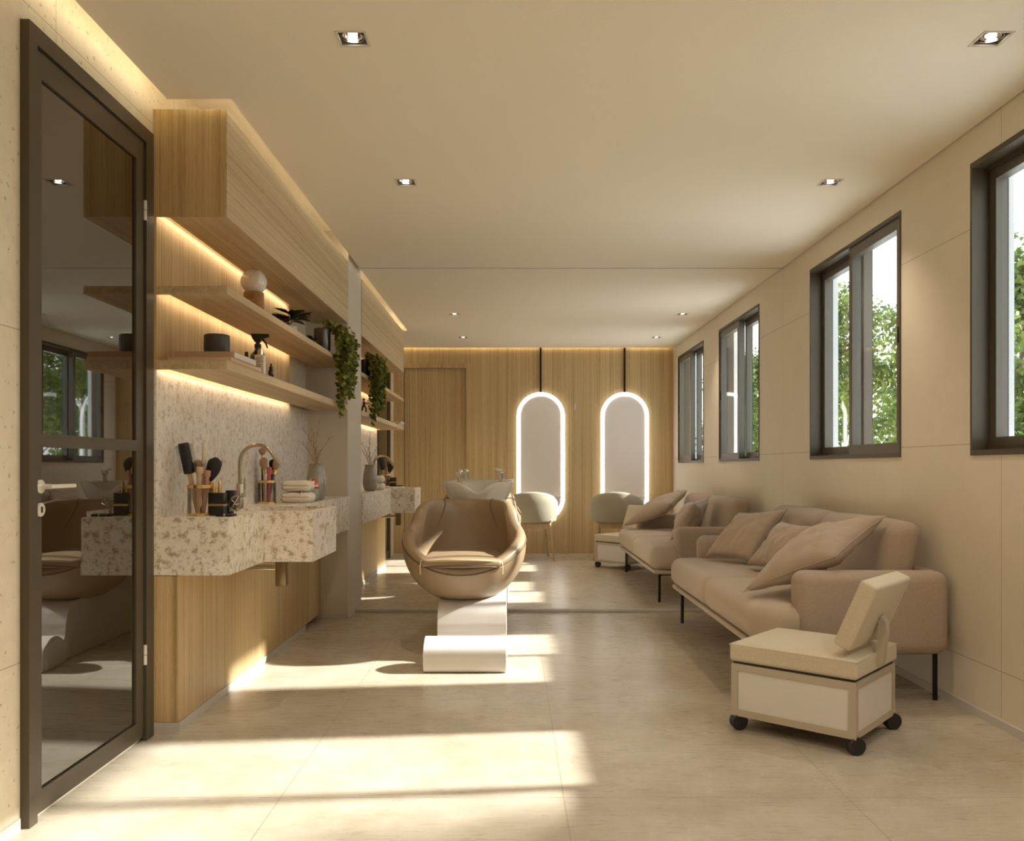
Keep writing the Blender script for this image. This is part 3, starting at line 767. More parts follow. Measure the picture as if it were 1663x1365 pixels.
BT = [bottle(-276, 893, SH2, [(3.4, 0), (3.6, .6), (3.6, 15), (2, 17)], [(1.9, 17), (1.9, 24), (1.2, 24.5)], 'slim dark bottle left of the amber spray bottle', 'amber', 'black'),
      bottle(-254.6, 908, SH2, [(2.6, 0), (2.8, .4), (2.8, 6), (1.6, 7.2)], [(1.9, 7), (1.9, 10.5), (1.1, 11), (.9, 14)], 'tiny amber dropper bottle at the shelf edge', 'amber', 'black', 'dropper_bottle')]
wb = thing('serum_bottle', 'white squared serum bottle with silver cap on the nearer lower shelf', 'bottle', (-259, 884, SH2))
mesh('bottle_body', MB().rbox(-264, -254.2, 880, 888, SH2, SH2 + 20, .8, 2), 'paper', wb)
mesh('cap', MB().lathe([(3, 20), (3, 25.2), (2.7, 25.4)], (-259, 884, SH2), 18), 'chrome', wb)
pr = MB()
for i in range(7):
    w_ = (6, 5, 7, 4, 6.5, 5.5, 3)[i]
    pr.box(-262.6, -262.6 + w_, 879.86, 880.02, SH2 + 16.2 - i * 1.7, SH2 + 16.7 - i * 1.7)
mesh('small_print', pr, 'charcoal', wb)
# globe lamp
gl = thing('globe_lamp', 'table lamp with white opal globe on turned wood base', 'lamp', (-285, 948, SH1))
mesh('lamp_base', MB().lathe([(10.6, 0), (11, .8), (11, 31), (10.4, 32)], (-285, 948, SH1), 36), 'walnut', gl)
mesh('globe', MB().ball((-285, 948, SH1 + 44), 14.2, 36, 22), 'opal', gl)

def leaf_blade(mb, base, d, up, L, W, droop=.25, n=5):
    d = d.normalized(); s = d.cross(up).normalized(); u = s.cross(d).normalized()
    rows = []
    for i in range(n + 1):
        t = i / n
        w = W * math.sin(math.pi * min(.985, max(.03, t ** .8))) * .5
        c = base + d * L * t - Vector((0, 0, 1)) * droop * L * t * t
        rows.append([c - s * w + u * w * .2, c, c + s * w + u * w * .2])
    mb.rings(rows, False, False, False)
def rubber_plant():
    x, y = -281., 1082.
    t = thing('potted_plant', 'dark leafy plant in a cream pot on the nearer upper shelf', 'plant', (x, y, SH1))
    mesh('pot', MB().lathe([(7, 0), (9.5, 1.5), (11, 8), (10.5, 16), (9.6, 17), (9.2, 15), (.3, 14.6)], (x, y, SH1), 30), 'pot_white', t)
    st, lv = MB(), MB(); rn = random.Random(3)
    for i in range(9):
        a = 6.283 * i / 9 + rn.uniform(-.3, .3); out = Vector((math.cos(a), math.sin(a), 0)); ln = rn.uniform(9, 16)
        p0 = Vector((x, y, SH1 + 13)); p1 = p0 + Vector((0, 0, 8)) + out * 3; p2 = p0 + Vector((0, 0, 9 + rn.uniform(0, 12))) + out * ln
        st.tube([p0, p1, p2], [.7, .6, .4], 5)
        for j in range(3):
            q = p1.lerp(p2, .3 + .35 * j)
            a2 = a + rn.uniform(-.9, .9)
            dd = Vector((math.cos(a2), math.sin(a2), rn.uniform(-.1, .55)))
            leaf_blade(lv, q, dd, Vector((0, 0, 1)), rn.uniform(18, 25), rn.uniform(12, 15), .1)
    mesh('stem', st, 'twig', t); mesh('leaves', lv, 'leaf_dark', t, sharp=80)
    return t
rubber_plant()
x, y = -272., 1165.
sp_ = thing('potted_succulent', 'small dark plant between the cream pot and pewter pot', 'plant', (x, y, SH1))
mesh('pot', MB().lathe([(6, 0), (7, 1), (7.4, 10), (6.8, 10.4), (6.6, 9), (.3, 9)], (x, y, SH1), 24), 'charcoal', sp_)
lv = MB(); rn = random.Random(9)
for i in range(30):
    a = rn.uniform(0, 6.28); e = rn.uniform(.1, 1.3)
    leaf_blade(lv, Vector((x, y, SH1 + 10)), Vector((math.cos(a) * math.cos(e), math.sin(a) * math.cos(e), math.sin(e))), Vector((0, 0, 1)), rn.uniform(9, 15), 5, .15)
mesh('leaves', lv, 'leaf_dark', sp_, sharp=80)
# pewter pot with the trailing vine
px_, py_ = -268., 1214.
tv = thing('trailing_plant', 'nearer green trailing plant hanging from pewter pot over the shelf', 'plant', (px_, py_, SH1), 'trailing plants')
mesh('pot', MB().lathe([(11, 0), (11.6, .8), (11.8, 34), (11.2, 34.6), (10.8, 33), (10.6, 30), (.3, 30)], (px_, py_, SH1), 32), 'pewter', tv)
mesh('soil', MB().lathe([(10.5, 30.2), (8, 31), (.3, 31.4)], (px_, py_, SH1), 24), 'soil', tv)
st, lv = MB(), MB(); rn = random.Random(11)
def round_leaf(mb, c, nrm, r):
    nrm = nrm.normalized(); a = nrm.orthogonal().normalized(); b = nrm.cross(a)
    ph = rn.uniform(0, 6.28); vs = [c + nrm * r * .22]
    for i in range(7):
        t = ph + 6.283 * i / 7
        rr = r * (1.15 if i == 0 else 1.)
        vs.append(c + a * math.cos(t) * rr + b * math.sin(t) * rr)
    mb.add(vs, [(0, i + 1, (i + 1) % 7 + 1) for i in range(7)])
for i in range(46):
    a = rn.uniform(-1.35, 1.75)
    ox, oy = rn.uniform(-1, 1), rn.uniform(-1, 1)
    top = Vector((px_ + 5 * math.cos(a), py_ + 5 * math.sin(a), SH1 + 33))
    end_x = XC + 6 + rn.uniform(-1, 17); end_y = 1240 + rn.uniform(-26, 34)
    drop = rn.uniform(45, 122) * (1 - .3 * abs(end_y - 1244) / 34)
    pts = [top, top + Vector((4, rn.uniform(-4, 8), rn.uniform(5, 12))), Vector((end_x - 3, end_y - 4, SH1 + 30 + rn.uniform(-8, 8)))]
    n = int(drop / 7) + 2
    for j in range(1, n + 1):
        pts.append(Vector((end_x + 1.5 * math.sin(j * .8 + i), end_y + 2.2 * math.sin(j * .6 + i * 2), SH1 + 28 - drop * j / n)))
    st.tube(pts, .35, 4)
    for j in range(1, len(pts) - 1):
        for q in range(3):
            c = pts[j].lerp(pts[j + 1], q / 3) + Vector((rn.uniform(-3, 4.5), rn.uniform(-4.5, 4.5), rn.uniform(-1, 2)))
            round_leaf(lv, c, Vector((rn.uniform(-.1, 1), rn.uniform(-1, .4), rn.uniform(.1, 1))), rn.uniform(2.3, 3.9))
mesh('vines', st, 'twig', tv); mesh('leaves', lv, 'leaf_vine', tv, sharp=80)
mirrored(tv, 'reflected trailing plant hanging past the pale pier')
# dark figure that only shows on the mirrored lower shelf
fx, fy = -252.5, 2 * D - Y(.925)
fg = thing('figurine', 'small dark standing figurine on the reflected lower shelf', 'figurine', (fx - 4, fy, SH2))
mesh('figure_body', MB().tube([(fx - 8, fy, SH2), (fx - 7, fy, SH2 + 8), (fx - 4, fy, SH2 + 13), (fx - 4.5, fy, SH2 + 19)], [1.6, 1.5, 2.6, 1.8], 10).tube([(fx - 1, fy + 2, SH2), (fx - 1, fy + 1, SH2 + 7), (fx - 4, fy, SH2 + 12)], [1.4, 1.3, 1.6], 10).ball((fx - 4.5, fy, SH2 + 22), 2.2, 12, 8), 'black', fg)
mesh('arm', MB().tube([(fx - 4, fy, SH2 + 16), (fx, fy, SH2 + 15.4), (fx + 5, fy + 1, SH2 + 16)], [1.2, .9, .6], 8), 'black', fg)

# solid copies standing for mirror images of the small things
mirrored(cA, 'reflected glass brush cup with gold rim, at the end of the reflected counter')
mirrored(BR[5], 'fluffy black powder brush in the reflected glass cup')
mirrored(BR[3], 'pale wooden brush handle in the reflected glass cup')
mirrored(BR[0], 'round black hairbrush in the reflected glass cup')
mirrored(bx[0], 'lower black cosmetic box with gold band on the reflected counter')
mirrored(bx[1], 'upper black cosmetic box stacked on the reflected counter')
mirrored(bx[6], 'flat black compact at the end of the reflected counter')
mirrored(TW[0], 'lower folded cream towel on the reflected counter, beside the vase')
mirrored(TW[1], 'upper folded cream towel on the reflected counter, beside the vase')
mirrored(VS[0], 'reflected glazed vase just past the pale pier')
mirrored(VS[1], 'reflected spray of dry twigs in the vase past the pale pier')
mirrored(BK[0], 'lower book lying at the end of the reflected lower shelf')
mirrored(BK[1], 'upper book with white spine on the reflected lower shelf')

# ------------------------------------------------------------------ downlights
def downlight(x, y, label):
    t = thing('downlight', label, 'ceiling light', (x, y, H), 'square recessed ceiling lights')
    o, i = 11.6, 9.8
    mesh('trim_ring', MB().grid([x - o, x - i, x + i, x + o], [y - o, y - i, y + i, y + o], lambda a, b: abs(a - x) < i and abs(b - y) < i, H - .5, H + .4), 'pier', t)
    hz = H + .4
    mesh('housing', MB().grid([x - 10.2, x - 9.8, x + 9.8, x + 10.2], [y - 10.2, y - 9.8, y + 9.8, y + 10.2], lambda a, b: abs(a - x) < 9.8 and abs(b - y) < 9.8, hz, hz + 14).box(x - 10.2, x + 10.2, y - 10.2, y + 10.2, hz + 14, hz + 14.5), 'housing', t)
    mesh('reflector', MB().lathe([(8.2, 1.0), (8.7, 1.0), (8.7, 2), (7.8, 4.2), (5.2, 6.8), (3, 7.6), (2.8, 7.2), (5, 6.3), (7.4, 3.8), (7.9, 2)], (x, y, H), 28, False, False), 'chrome', t)
    mesh('lamp', MB().lathe([(.3, .5), (2.6, .6), (3.5, 1.4), (3.5, 4), (3.0, 7.2)], (x, y, H), 20), 'lamp_core', t)
    li = bpy.data.lights.new('downlight_beam', 'SPOT'); li.energy = 15; li.color = (1, .84, .64); li.spot_size = R(96); li.spot_blend = 1.; li.shadow_soft_size = .02
    lo = link(bpy.data.objects.new('downlight_beam', li)); lo.parent = t; lo.location = (0, 0, -.8 * U)
    return t
dl = ['nearest left square recessed ceiling light', 'nearest right square recessed ceiling light', 'left square ceiling light of the second pair',
      'right square ceiling light of the second pair', 'left reflected square ceiling light of the third pair', 'right reflected square ceiling light of the third pair',
      'left reflected square ceiling light closest to the reflected wood wall', 'right reflected square ceiling light closest to the reflected wood wall']
for (x, y), l in zip(SPOT, dl): downlight(x, y, l)
for x, l in ((-119.5, 'left added fill light in a square ceiling fitting, out of view'), (362.5, 'right added fill light in a square ceiling fitting, out of view')):
    t = downlight(x, Y(.16), l)
    for ch in t.children:
        if ch.type == 'LIGHT': ch.data.energy = 46; ch.data.spot_size = R(165); ch.data.color = (1, .92, .80)  # added fill, stronger and wider than the visible ceiling lights

# ------------------------------------------------------------------ sofa
def sofa():
    ya, yb = Y(.606), Y(.944)
    xf, xs, xr = 241., 282., 434.
    t = thing('sofa', 'nearer beige two-seat sofa against the window wall', 'sofa', (340, (ya + yb) / 2, 0), 'beige two-seat sofas')
    ym = (ya + yb) / 2
    ia, ib = ya + 31, yb - 31
    mesh('armrest', MB().rbox(xs, xr, ya, ya + 30, 49, 131.5, 12, 4, 2), 'sofa', t)
    mesh('armrest', MB().rbox(xs, xr, yb - 30, yb, 49, 131.5, 12, 4, 2), 'sofa', t)
    mesh('back_shell', MB().rbox(xr - 16, xr - .3, ya + 24, yb - 24, 49.5, 131, 7, 3, 2), 'sofa', t)
    def seatfn(sy):
        def fn(p, h):
            q = p.copy()
            if p.z > 0: q.z += 2.6 * (1 - (p.x / h.x) ** 2) * (1 - (p.y / h.y) ** 2)
            return q
        return fn
    mesh('seat_base', MB().rbox(xf + 5, xr - 10, ya + 5, yb - 5, 50, 56.5, 2.5, 2), 'sofa_seat', t)
    # seat cushions reach round in front of the arms
    for (p, q, e) in ((ya + 3, ym, -1), (ym, yb - 3, 1)):
        def fn(v, h, e=e):
            w = v.copy()
            if v.z > 0: w.z += 2.4 * (1 - (v.x / h.x) ** 2) * (1 - (v.y / h.y) ** 2)
            out = (v.y * e) / h.y                      # 1 at the arm end
            if out > 0 and v.x < 0:                    # rounded outer corner
                k_ = max(0, -v.x / h.x - .55) / .45
                w.y -= e * 14 * (k_ ** 2) * out ** 6
            lim = h.y - 27.4                           # behind the front of the arm the cushion stops at it
            if v.x > -h.x + 50 and v.y * e > lim: w.y = e * lim
            return w
        mesh('seat_cushion', MB().rbox(xf, xr - 18, p, q, 57, 97.5, 15, 5, 14, fn), 'sofa_seat', t, sharp=60)
    for (p, q) in ((ia + .5, ym), (ym, ib - .5)):
        def fn(v, h):
            w = v.copy()
            w.x += (v.z / h.z) * 9 - 3
            if v.x < 0: w.x -= 4 * (1 - (v.y / h.y) ** 2) * (1 - (v.z / h.z) ** 2)
            if v.z > 0: w.z += 2.0 * (1 - (v.y / h.y) ** 2)
            return w
        mesh('back_cushion', MB().rbox(382, 419, p, q, 90, 178, 15, 5, 6, fn), 'sofa', t, sharp=60)
    for yy in (ya + 22, yb - 22):
        mesh('leg_bar', MB().box(256, 430, yy - 1.5, yy + 1.5, 46.5, 50.2), 'black_metal', t)
        for xx in (258, 428):
            mesh('leg', MB().tube([(xx, yy, 0), (xx, yy, 48)], 2.5, 14), 'black_metal', t)
    return t
sf = sofa()
mirrored(sf, 'reflected beige two-seat sofa, past the nearer sofa')

def pillow(corners, thick, label, sd, far, mat='pillow'):
    A, B, C, Dd = [Vector(c) for c in corners]       # round the outline
    ctr = (A + B + C + Dd) / 4
    nrm = ((C - A).cross(Dd - B)).normalized()
    t = thing('cushion', label, 'cushion', tuple(ctr), 'loose beige cushions on the sofas')
    n = 26; rows_top, rows_bot = [], []
    def pt(i, j, sgn):
        u, v = i / n, j / n
        a, b = 2 * u - 1, 2 * v - 1
        # sides draw in between the corners
        a2 = a * (1 - .10 * (1 - b * b)); b2 = b * (1 - .10 * (1 - a * a))
        uu, vv = (a2 + 1) / 2, (b2 + 1) / 2
        p = A * (1 - uu) * (1 - vv) + B * uu * (1 - vv) + C * uu * vv + Dd * (1 - uu) * vv
        k_ = max(0, (1 - a * a)) ** .45 * max(0, (1 - b * b)) ** .45
        w = noise.noise(Vector((a * 1.7, b * 1.7, sd))) * .25 + noise.noise(Vector((a * 5, b * 2.2, sd + 3))) * .16 + noise.noise(Vector((a * 9 + b * 4, b * 6, sd + 5))) * .06
        edge = max(abs(a), abs(b))
        fold = noise.noise(Vector((a * 7, b * 7, sd + 9))) * 1.6 * edge ** 3
        return p + nrm * (sgn * thick * .5 * k_ * (1 + w) + fold * 1.5 * (1 - edge ** 12))
    vs, fs = [], []
    for sgn in (1, -1):
        for i in range(n + 1):
            for j in range(n + 1): vs.append(pt(i, j, sgn))
    m_ = (n + 1) ** 2
    for s in (0, 1):
        for i in range(n):
            for j in range(n):
                q = [s * m_ + i * (n + 1) + j, s * m_ + (i + 1) * (n + 1) + j, s * m_ + (i + 1) * (n + 1) + j + 1, s * m_ + i * (n + 1) + j + 1]
                fs.append(q if s == 0 else q[::-1])
    mb = MB().add(vs, fs)
    o = mesh('cushion_cover', mb, mat, t, sharp=80)
    bm = bmesh.new(); bm.from_mesh(o.data); bmesh.ops.remove_doubles(bm, verts=bm.verts, dist=.0004); bmesh.ops.recalc_face_normals(bm, faces=bm.faces); bm.to_mesh(o.data); bm.free()
    # piped seam round the edge
    ring = [pt(i, 0, 0) for i in range(n)] + [pt(n, j, 0) for j in range(n)] + [pt(i, n, 0) for i in range(n, 0, -1)] + [pt(0, j, 0) for j in range(n, 0, -1)]
    mesh('seam', MB().tube(ring + [ring[0]], .55, 5), mat, t)
    if far: mirrored(t, far)
    return t
pillow([(284, Y(.902), 105), (328, Y(.842), 105), (374, Y(.833), 178), (330, Y(.892), 169)], 34, 'cushion leaning by the far arm of the nearer sofa', 1.1, 'cushion leaning by the outer arm of the reflected sofa')
pillow([(315, Y(.822), 104), (338, Y(.745), 104), (373, Y(.735), 164), (353, Y(.806), 164)], 32, 'middle cushion of the three on the nearer sofa', 4.7, 'middle cushion of the three on the reflected sofa')
pillow([(243, Y(.645), 104), (322, Y(.612), 146), (390, Y(.640), 184), (336, Y(.705), 158)], 38, 'cushion slumped over the near arm of the nearer sofa', 8.2, 'cushion resting by the inner arm of the reflected sofa')

# ------------------------------------------------------------------ low stool on castors
def stool():
    P0 = Vector((280, 695, 0)); L_ = 110.; W_ = 98.7
    dl_ = Vector((-.751, .660, 0)); dr_ = Vector((.660, .751, 0))
    ang = math.atan2(dr_.y, dr_.x)
    # local frame: x along the right hand edge, y along the left hand edge
    t = thing('salon_stool', 'nearer low cream stool with white panels and castors beside the sofa', 'stool', (280, 695, 0), 'low stools on castors')
    T = Matrix.Translation(P0) @ Matrix.Rotation(ang, 4, 'Z')
    def put(name, mb, mat, par=None): return mesh(name, mb.xf(T), mat, par or t)
    z0, z1 = 13., 59.5; e = 6.
    f = MB()
    for x in (0, W_ - e):
        for y in (0, L_ - e): f.box(x, x + e, y, y + e, z0, z1)
    for (a, b) in ((z0, z0 + e), (z1 - e, z1)):
        f.box(e, W_ - e, 0, e, a, b).box(e, W_ - e, L_ - e, L_, a, b).box(0, e, e, L_ - e, a, b).box(W_ - e, W_, e, L_ - e, a, b)
    put('frame', f, 'stool_frame')
    put('panel', MB().box(e, W_ - e, 1.2, 2.2, z0 + e, z1 - e), 'stool_panel'); put('panel', MB().box(e, W_ - e, L_ - 2.2, L_ - 1.2, z0 + e, z1 - e), 'stool_panel')
    put('panel', MB().box(1.2, 2.2, e, L_ - e, z0 + e, z1 - e), 'stool_panel'); put('panel', MB().box(W_ - 2.2, W_ - 1.2, e, L_ - e, z0 + e, z1 - e), 'stool_panel')
    put('seat_board', MB().box(1.5, W_ - 1.5, 1.5, L_ - 1.5, z1, z1 + 2), 'black')
    def fn(p, h):
        q = p.copy()
        if p.z > 0: q.z += 2.0 * (1 - (p.x / h.x) ** 2) * (1 - (p.y / h.y) ** 2)
        return q
    sc_ = put('seat_cushion', MB().rbox(-1.5, W_ + 1.5, -1.5, L_ + 1.5, z1 + 2, z1 + 18, 3.2, 3, 6, fn), 'stool_cloth')
    zz = z1 + 16.9; o_ = -.9
    put('seat_piping', MB().tube([(o_, o_, zz), (W_ - o_, o_, zz), (W_ - o_, L_ - o_, zz), (o_, L_ - o_, zz), (o_, o_, zz)], .7, 6), 'stool_cloth', sc_)
    # backrest over the right hand edge, leaning outwards
    bk = MB().rbox(4, W_ - 6, -7.5, 7.5, 0, 60, 3, 3, 2).xf(Matrix.Translation((0, 14, z1 + 26)) @ Matrix.Rotation(R(23), 4, 'X'))
    put('backrest', bk, 'stool_cloth')
    br = MB(); xm = W_ * .50
    prof = [(-2.4, z1 + 6), (3, z1 + 9), (1.0, z1 + 15), (-1.5, z1 + 24), (-4.5, z1 + 36), (-2.2, z1 + 44), (-5, z1 + 49), (-9, z1 + 44), (-9.4, z1 + 36), (-7.4, z1 + 20), (-6.6, z1 + 12), (-5.4, z1 + 7)]
    br.prism(prof, 'X', xm - 4.5, xm + 4.5)
    put('backrest_bracket', br, 'stool_frame')
    for x, y in ((3.5, 3.5), (W_ - 3.5, 3.5), (3.5, L_ - 3.5), (W_ - 3.5, L_ - 3.5)):
        a = R(-ang * 57.3 + 35)
        Q = Matrix.Translation((x, y, 0)) @ Matrix.Rotation(-ang + R(8), 4, 'Z')
        c = put('castor', MB().tube([(0, 0, 10), (0, 0, 13.2)], 2.2, 10).rbox(-2, 5, -2.6, 2.6, 7.5, 11.5, 1, 1).xf(Q), 'black')
        w_ = MB()
        for s in (-2.4, 2.4):
            w_.merge(MB().lathe([(1, -1.9), (6.6, -1.9), (7.4, -1.2), (7.4, 1.2), (6.6, 1.9), (1, 1.9)], (0, 0, 0), 24).xf(Matrix.Translation((2, s, 7.4)) @ Matrix.Rotation(R(90), 4, 'X')))
        put('wheel', w_.xf(Q), 'black', c)
    return t
stl = stool()
mirrored(stl, 'reflected low cream stool on castors, before the reflected chair')

# ------------------------------------------------------------------ shampoo chair
def shampoo():
    cx = -60.5; t = thing('shampoo_chair', 'nearer tan leather shampoo chair with white basin on a white base', 'salon chair', (cx, 1130, 0), 'shampoo chairs')
    # white base: foot block and swept column
    def smooth(pts, n=6, closed=True):
        out = []; m_ = len(pts)
        for i in range(m_):
            p0, p1, p2, p3 = [Vector((*pts[(i + k_) % m_], 0)) for k_ in (-1, 0, 1, 2)]
            for j in range(n):
                u = j / n
                q = .5 * ((2 * p1) + (p2 - p0) * u + (2 * p0 - 5 * p1 + 4 * p2 - p3) * u * u + (3 * p1 - p0 - 3 * p2 + p3) * u ** 3)
                out.append((q.x, q.y))
        return out
    prof = smooth([(1022, 1.5), (1120, .8), (1240, .8), (1320, 1.5), (1342, 30), (1338, 90), (1320, 150), (1290, 168), (1258, 160), (1246, 120), (1222, 84), (1160, 72), (1090, 70), (1056, 62), (1046, 46), (1043, 30), (1034, 18), (1020, 12)])
    b = MB().prism(prof, 'X', -90, -6)
    mesh('base', b, 'shell_white', t, sharp=50)
    fb = smooth([(977, .8), (1000, .6), (1022, 1), (1028, 12), (1024, 26), (1008, 36), (994, 37), (984, 32), (977, 26), (975, 14)], 5)
    mesh('foot_block', MB().prism(fb, 'X', -100, -6), 'shell_white', t, sharp=50)
    mesh('end_cap', MB().prism([(983, 2), (1018, 2), (1020, 24), (1000, 33), (986, 30), (980, 20)], 'X', -101.2, -100).prism([(983, 2), (1018, 2), (1020, 24), (1000, 33), (986, 30), (980, 20)], 'X', -6, -4.8), 'shell_white', t)
    # bucket shell
    NT = 120
    def rim(th):
        """height, x radius, y radius and shift of the rim at azimuth th, -90 deg = front"""
        f = math.sin(th)                     # -1 front, 1 back
        g = abs(math.cos(th))
        side = g ** 2.2
        front = max(0, -f); back = max(0, f)
        z = 136 - 28 * front ** 2.0 + 47 * back ** .55 * (1 - .10 * g)
        z = 145 - 39 * front ** 1.5
        if f > 0:
            s_ = min(1, max(0, back - .03) / .15); s_ = s_ * s_ * (3 - 2 * s_)
            z = 145 + 24 * s_ + 14 * math.sin(min(1, back / .62) * math.pi / 2)
        return z
    def outer(th, k_):
        """k_ 0 bottom .. 1 rim"""
        zr = rim(th); zb_ = 63.
        z = zb_ + (zr - zb_) * k_
        hgt = (z - zb_) / 72.
        rr = min(1, hgt) 
        r = max(0, 1 - (1 - rr) ** 2.0) ** .56 if hgt < 1 else 1 - .09 * (hgt - 1) ** 1.4
        r = .22 + .78 * r if k_ > 0 else .22
        f = math.sin(th)
        ax_, ay_ = 80., 92.
        ys = 0.
        if f > 0:
            s_ = min(1, max(0, f - .03) / .10); s_ = s_ * s_ * (3 - 2 * s_); r *= 1 - .115 * s_ * k_ ** 2
        if f > 0: ys = f * max(0, z - 110) * .38
        x_ = cx + ax_ * r * math.copysign(abs(math.cos(th)) ** .92, math.cos(th))
        y_ = 1118 + ay_ * r * math.copysign(abs(f) ** .92, f) + ys
        return Vector((x_, y_, z))
    rings_ = []
    ths = [2 * math.pi * i / NT - math.pi / 2 for i in range(NT)]
    ko = [0, .02, .05, .1, .16, .24, .33, .43, .54, .65, .76, .86, .94, 1.]
    for k_ in ko: rings_.append([outer(th, k_) for th in ths])
    cxy = Vector((cx, 1122, 0))
    def inner(th, k_, off):
        p = outer(th, k_); d = Vector((p.x - cx, p.y - 1122, 0)); L = d.length
        return p - d * (off / L)
    for (o_, up) in ((1.2, 3.6), (4.5, 6.3), (9, 7.0), (13.5, 5.6), (16.5, 1.5)):
        rings_.append([inner(th, 1, o_) + Vector((0, 0, up)) for th in ths])
    for k_, o_ in ((.9, 17.5), (.75, 18), (.6, 18.5)):
        ring = []
        for th in ths:
            p = inner(th, k_, o_); p.z = max(p.z, 96); ring.append(p)
        rings_.append(ring)
    for s_ in (.8, .5, .2):
        ring = []
        for p in rings_[-1] if s_ == .8 else base_ring:
            ring.append(Vector((cx + (p.x - cx) * s_, 1122 + (p.y - 1122) * s_, 96)))
        if s_ == .8: base_ring = [Vector((cx + (p.x - cx) / .8, 1122 + (p.y - 1122) / .8, 96)) for p in ring]
        rings_.append(ring)
    sh_ = mesh('seat_shell', MB().rings(rings_), 'leather', t, sharp=75)
    # piping under the rolled rim, dark stitched seams inside the back
    pp = [outer(th, .955) + (outer(th, .955) - Vector((cx, 1122, outer(th, .955).z))).normalized() * .5 for th in ths]
    mesh('piping', MB().tube(pp + [pp[0]], .9, 6), 'leather2', sh_)
    for deg in (58, 122):
        th = R(deg); pts = []
        pts += [inner(th, 1, o_) + Vector((0, 0, u_)) for o_, u_ in ((0, 2.0), (4.5, 6.7), (9, 7.4), (13.5, 6))]
        for i in range(12):
            th2 = th + (R(-34 if deg < 90 else 34)) * (i / 11) ** 1.3
            p = inner(th2, 1 - .62 * i / 11, 17.8); p.z = max(p.z, 97); pts.append(p)
        mesh('seam', MB().tube(pts, .55, 5), 'leather2', sh_)
    # seat pad with pale front edge
    def pf(p, h):
        q = p.copy()
        fy_ = -p.y / h.y
        q.x *= 1 - .16 * max(0, -fy_) ** 2
        q.y -= 10 * (1 - (p.x / h.x) ** 2) * (1 if p.y < 0 else 0) * max(0, fy_)
        q.z += 3 * (1 - (p.x / h.x) ** 2) if p.z > 0 else 0
        return q
    mesh('seat_cushion', MB().rbox(cx - 50, cx + 50, 1041, 1172, 112.5, 122, 4.5, 4, 8, pf), 'leather', t, sharp=60)
    lip = []
    for i in range(25):
        u = -1 + 2 * i / 24
        lip.append((cx + 49 * u, 1041.5 - 10 * (1 - u * u) + 4.5 * u ** 8, 119.5 + 3.2 * (1 - u * u)))
    mesh('cushion_edge', MB().tube(lip, 1.5, 8), 'leather3', t)
    lip2 = [(p[0], p[1] - .6, p[2] - 7) for p in lip]
    mesh('cushion_piping', MB().tube(lip2, .8, 6), 'leather2', t)
    for s_ in (-1, 1):
        mesh('cushion_strap', MB().tube([(cx + s_ * 49, 1045, 121), (cx + s_ * 50, 1041, 115), (cx + s_ * 50, 1041.5, 104)], 1.0, 6), 'leather3', t)
    # neck plate and ceramic basin
    bxc, byc = -49., 1285.
    mesh('basin_bracket', MB().rbox(-78, -22, 1240, 1320, 160, 172, 3, 2), 'shell_white', t)
    prof_o = [(.46, 168), (.54, 169), (.63, 174), (.77, 184), (.89, 195), (.965, 205), (1., 212), (1.0, 213.5), (.965, 214), (.93, 211.5)]
    prof_i = [(.84, 203), (.72, 192), (.55, 183), (.3, 179), (.02, 178)]
    ring_ = []
    for r, z in prof_o + prof_i:
        row = []
        for i in range(64):
            a = 2 * math.pi * i / 64 - math.pi / 2
            ca, sa = math.cos(a), math.sin(a)
            x_ = bxc + 53 * r * math.copysign(abs(ca) ** .85, ca); y_ = byc + 55 * r * math.copysign(abs(sa) ** .85, sa)
            dip = 0
            if sa < 0 and z > 176:
                w_ = math.exp(-((x_ - bxc) / 17) ** 2)
                dip = 15 * w_ * (-sa) ** 2 * min(1, (z - 176) / 34)
                y_ += 10 * w_ * (-sa) ** 3 * min(1, (z - 176) / 34)
            row.append((x_, y_, z - dip))
        ring_.append(row)
    bs = mesh('basin', MB().rings(ring_), 'ceramic', t, sharp=75)
    mesh('basin_drain', MB().lathe([(4, 178.4), (4, 179.4), (2.6, 179.8)], (bxc, byc, 0), 18), 'chrome', bs)
    def tap(x, y, nm, head):
        k_ = MB().lathe([(4.2, 211), (4.2, 212.6), (3.0, 213.2), (2.8, 222), (3.4, 224)], (x, y, 0), 18)
        tp_ = mesh('tap', k_, 'chrome', t)
        if head == 'spray':
            h = MB().ball((x, y - 1, 227.5), 5.6, 20, 12, 1, 1, .85).tube([(x, y - 3, 228), (x - 1, y - 11, 224)], [4, 3.2], 14)
            mesh('spray_head', h, 'chrome', tp_)
        else:
            h = MB().ball((x, y, 226), 4.6, 18, 10, 1.1, 1, .8).tube([(x, y, 228), (x - 7, y - 3, 231.5), (x - 11, y - 4, 232)], [2.2, 1.6, 1.2], 10).tube([(x + 2, y, 227), (x + 6, y, 228.6)], [2.4, 2], 10)
            mesh('lever', h, 'chrome', tp_)
    tap(-78.5, 1303, 'tap', 'spray'); tap(-15.5, 1303, 'tap', 'lever')
    return t
shc = shampoo()
mirrored(shc, 'reflected shampoo chair, mostly hidden behind the nearer one')

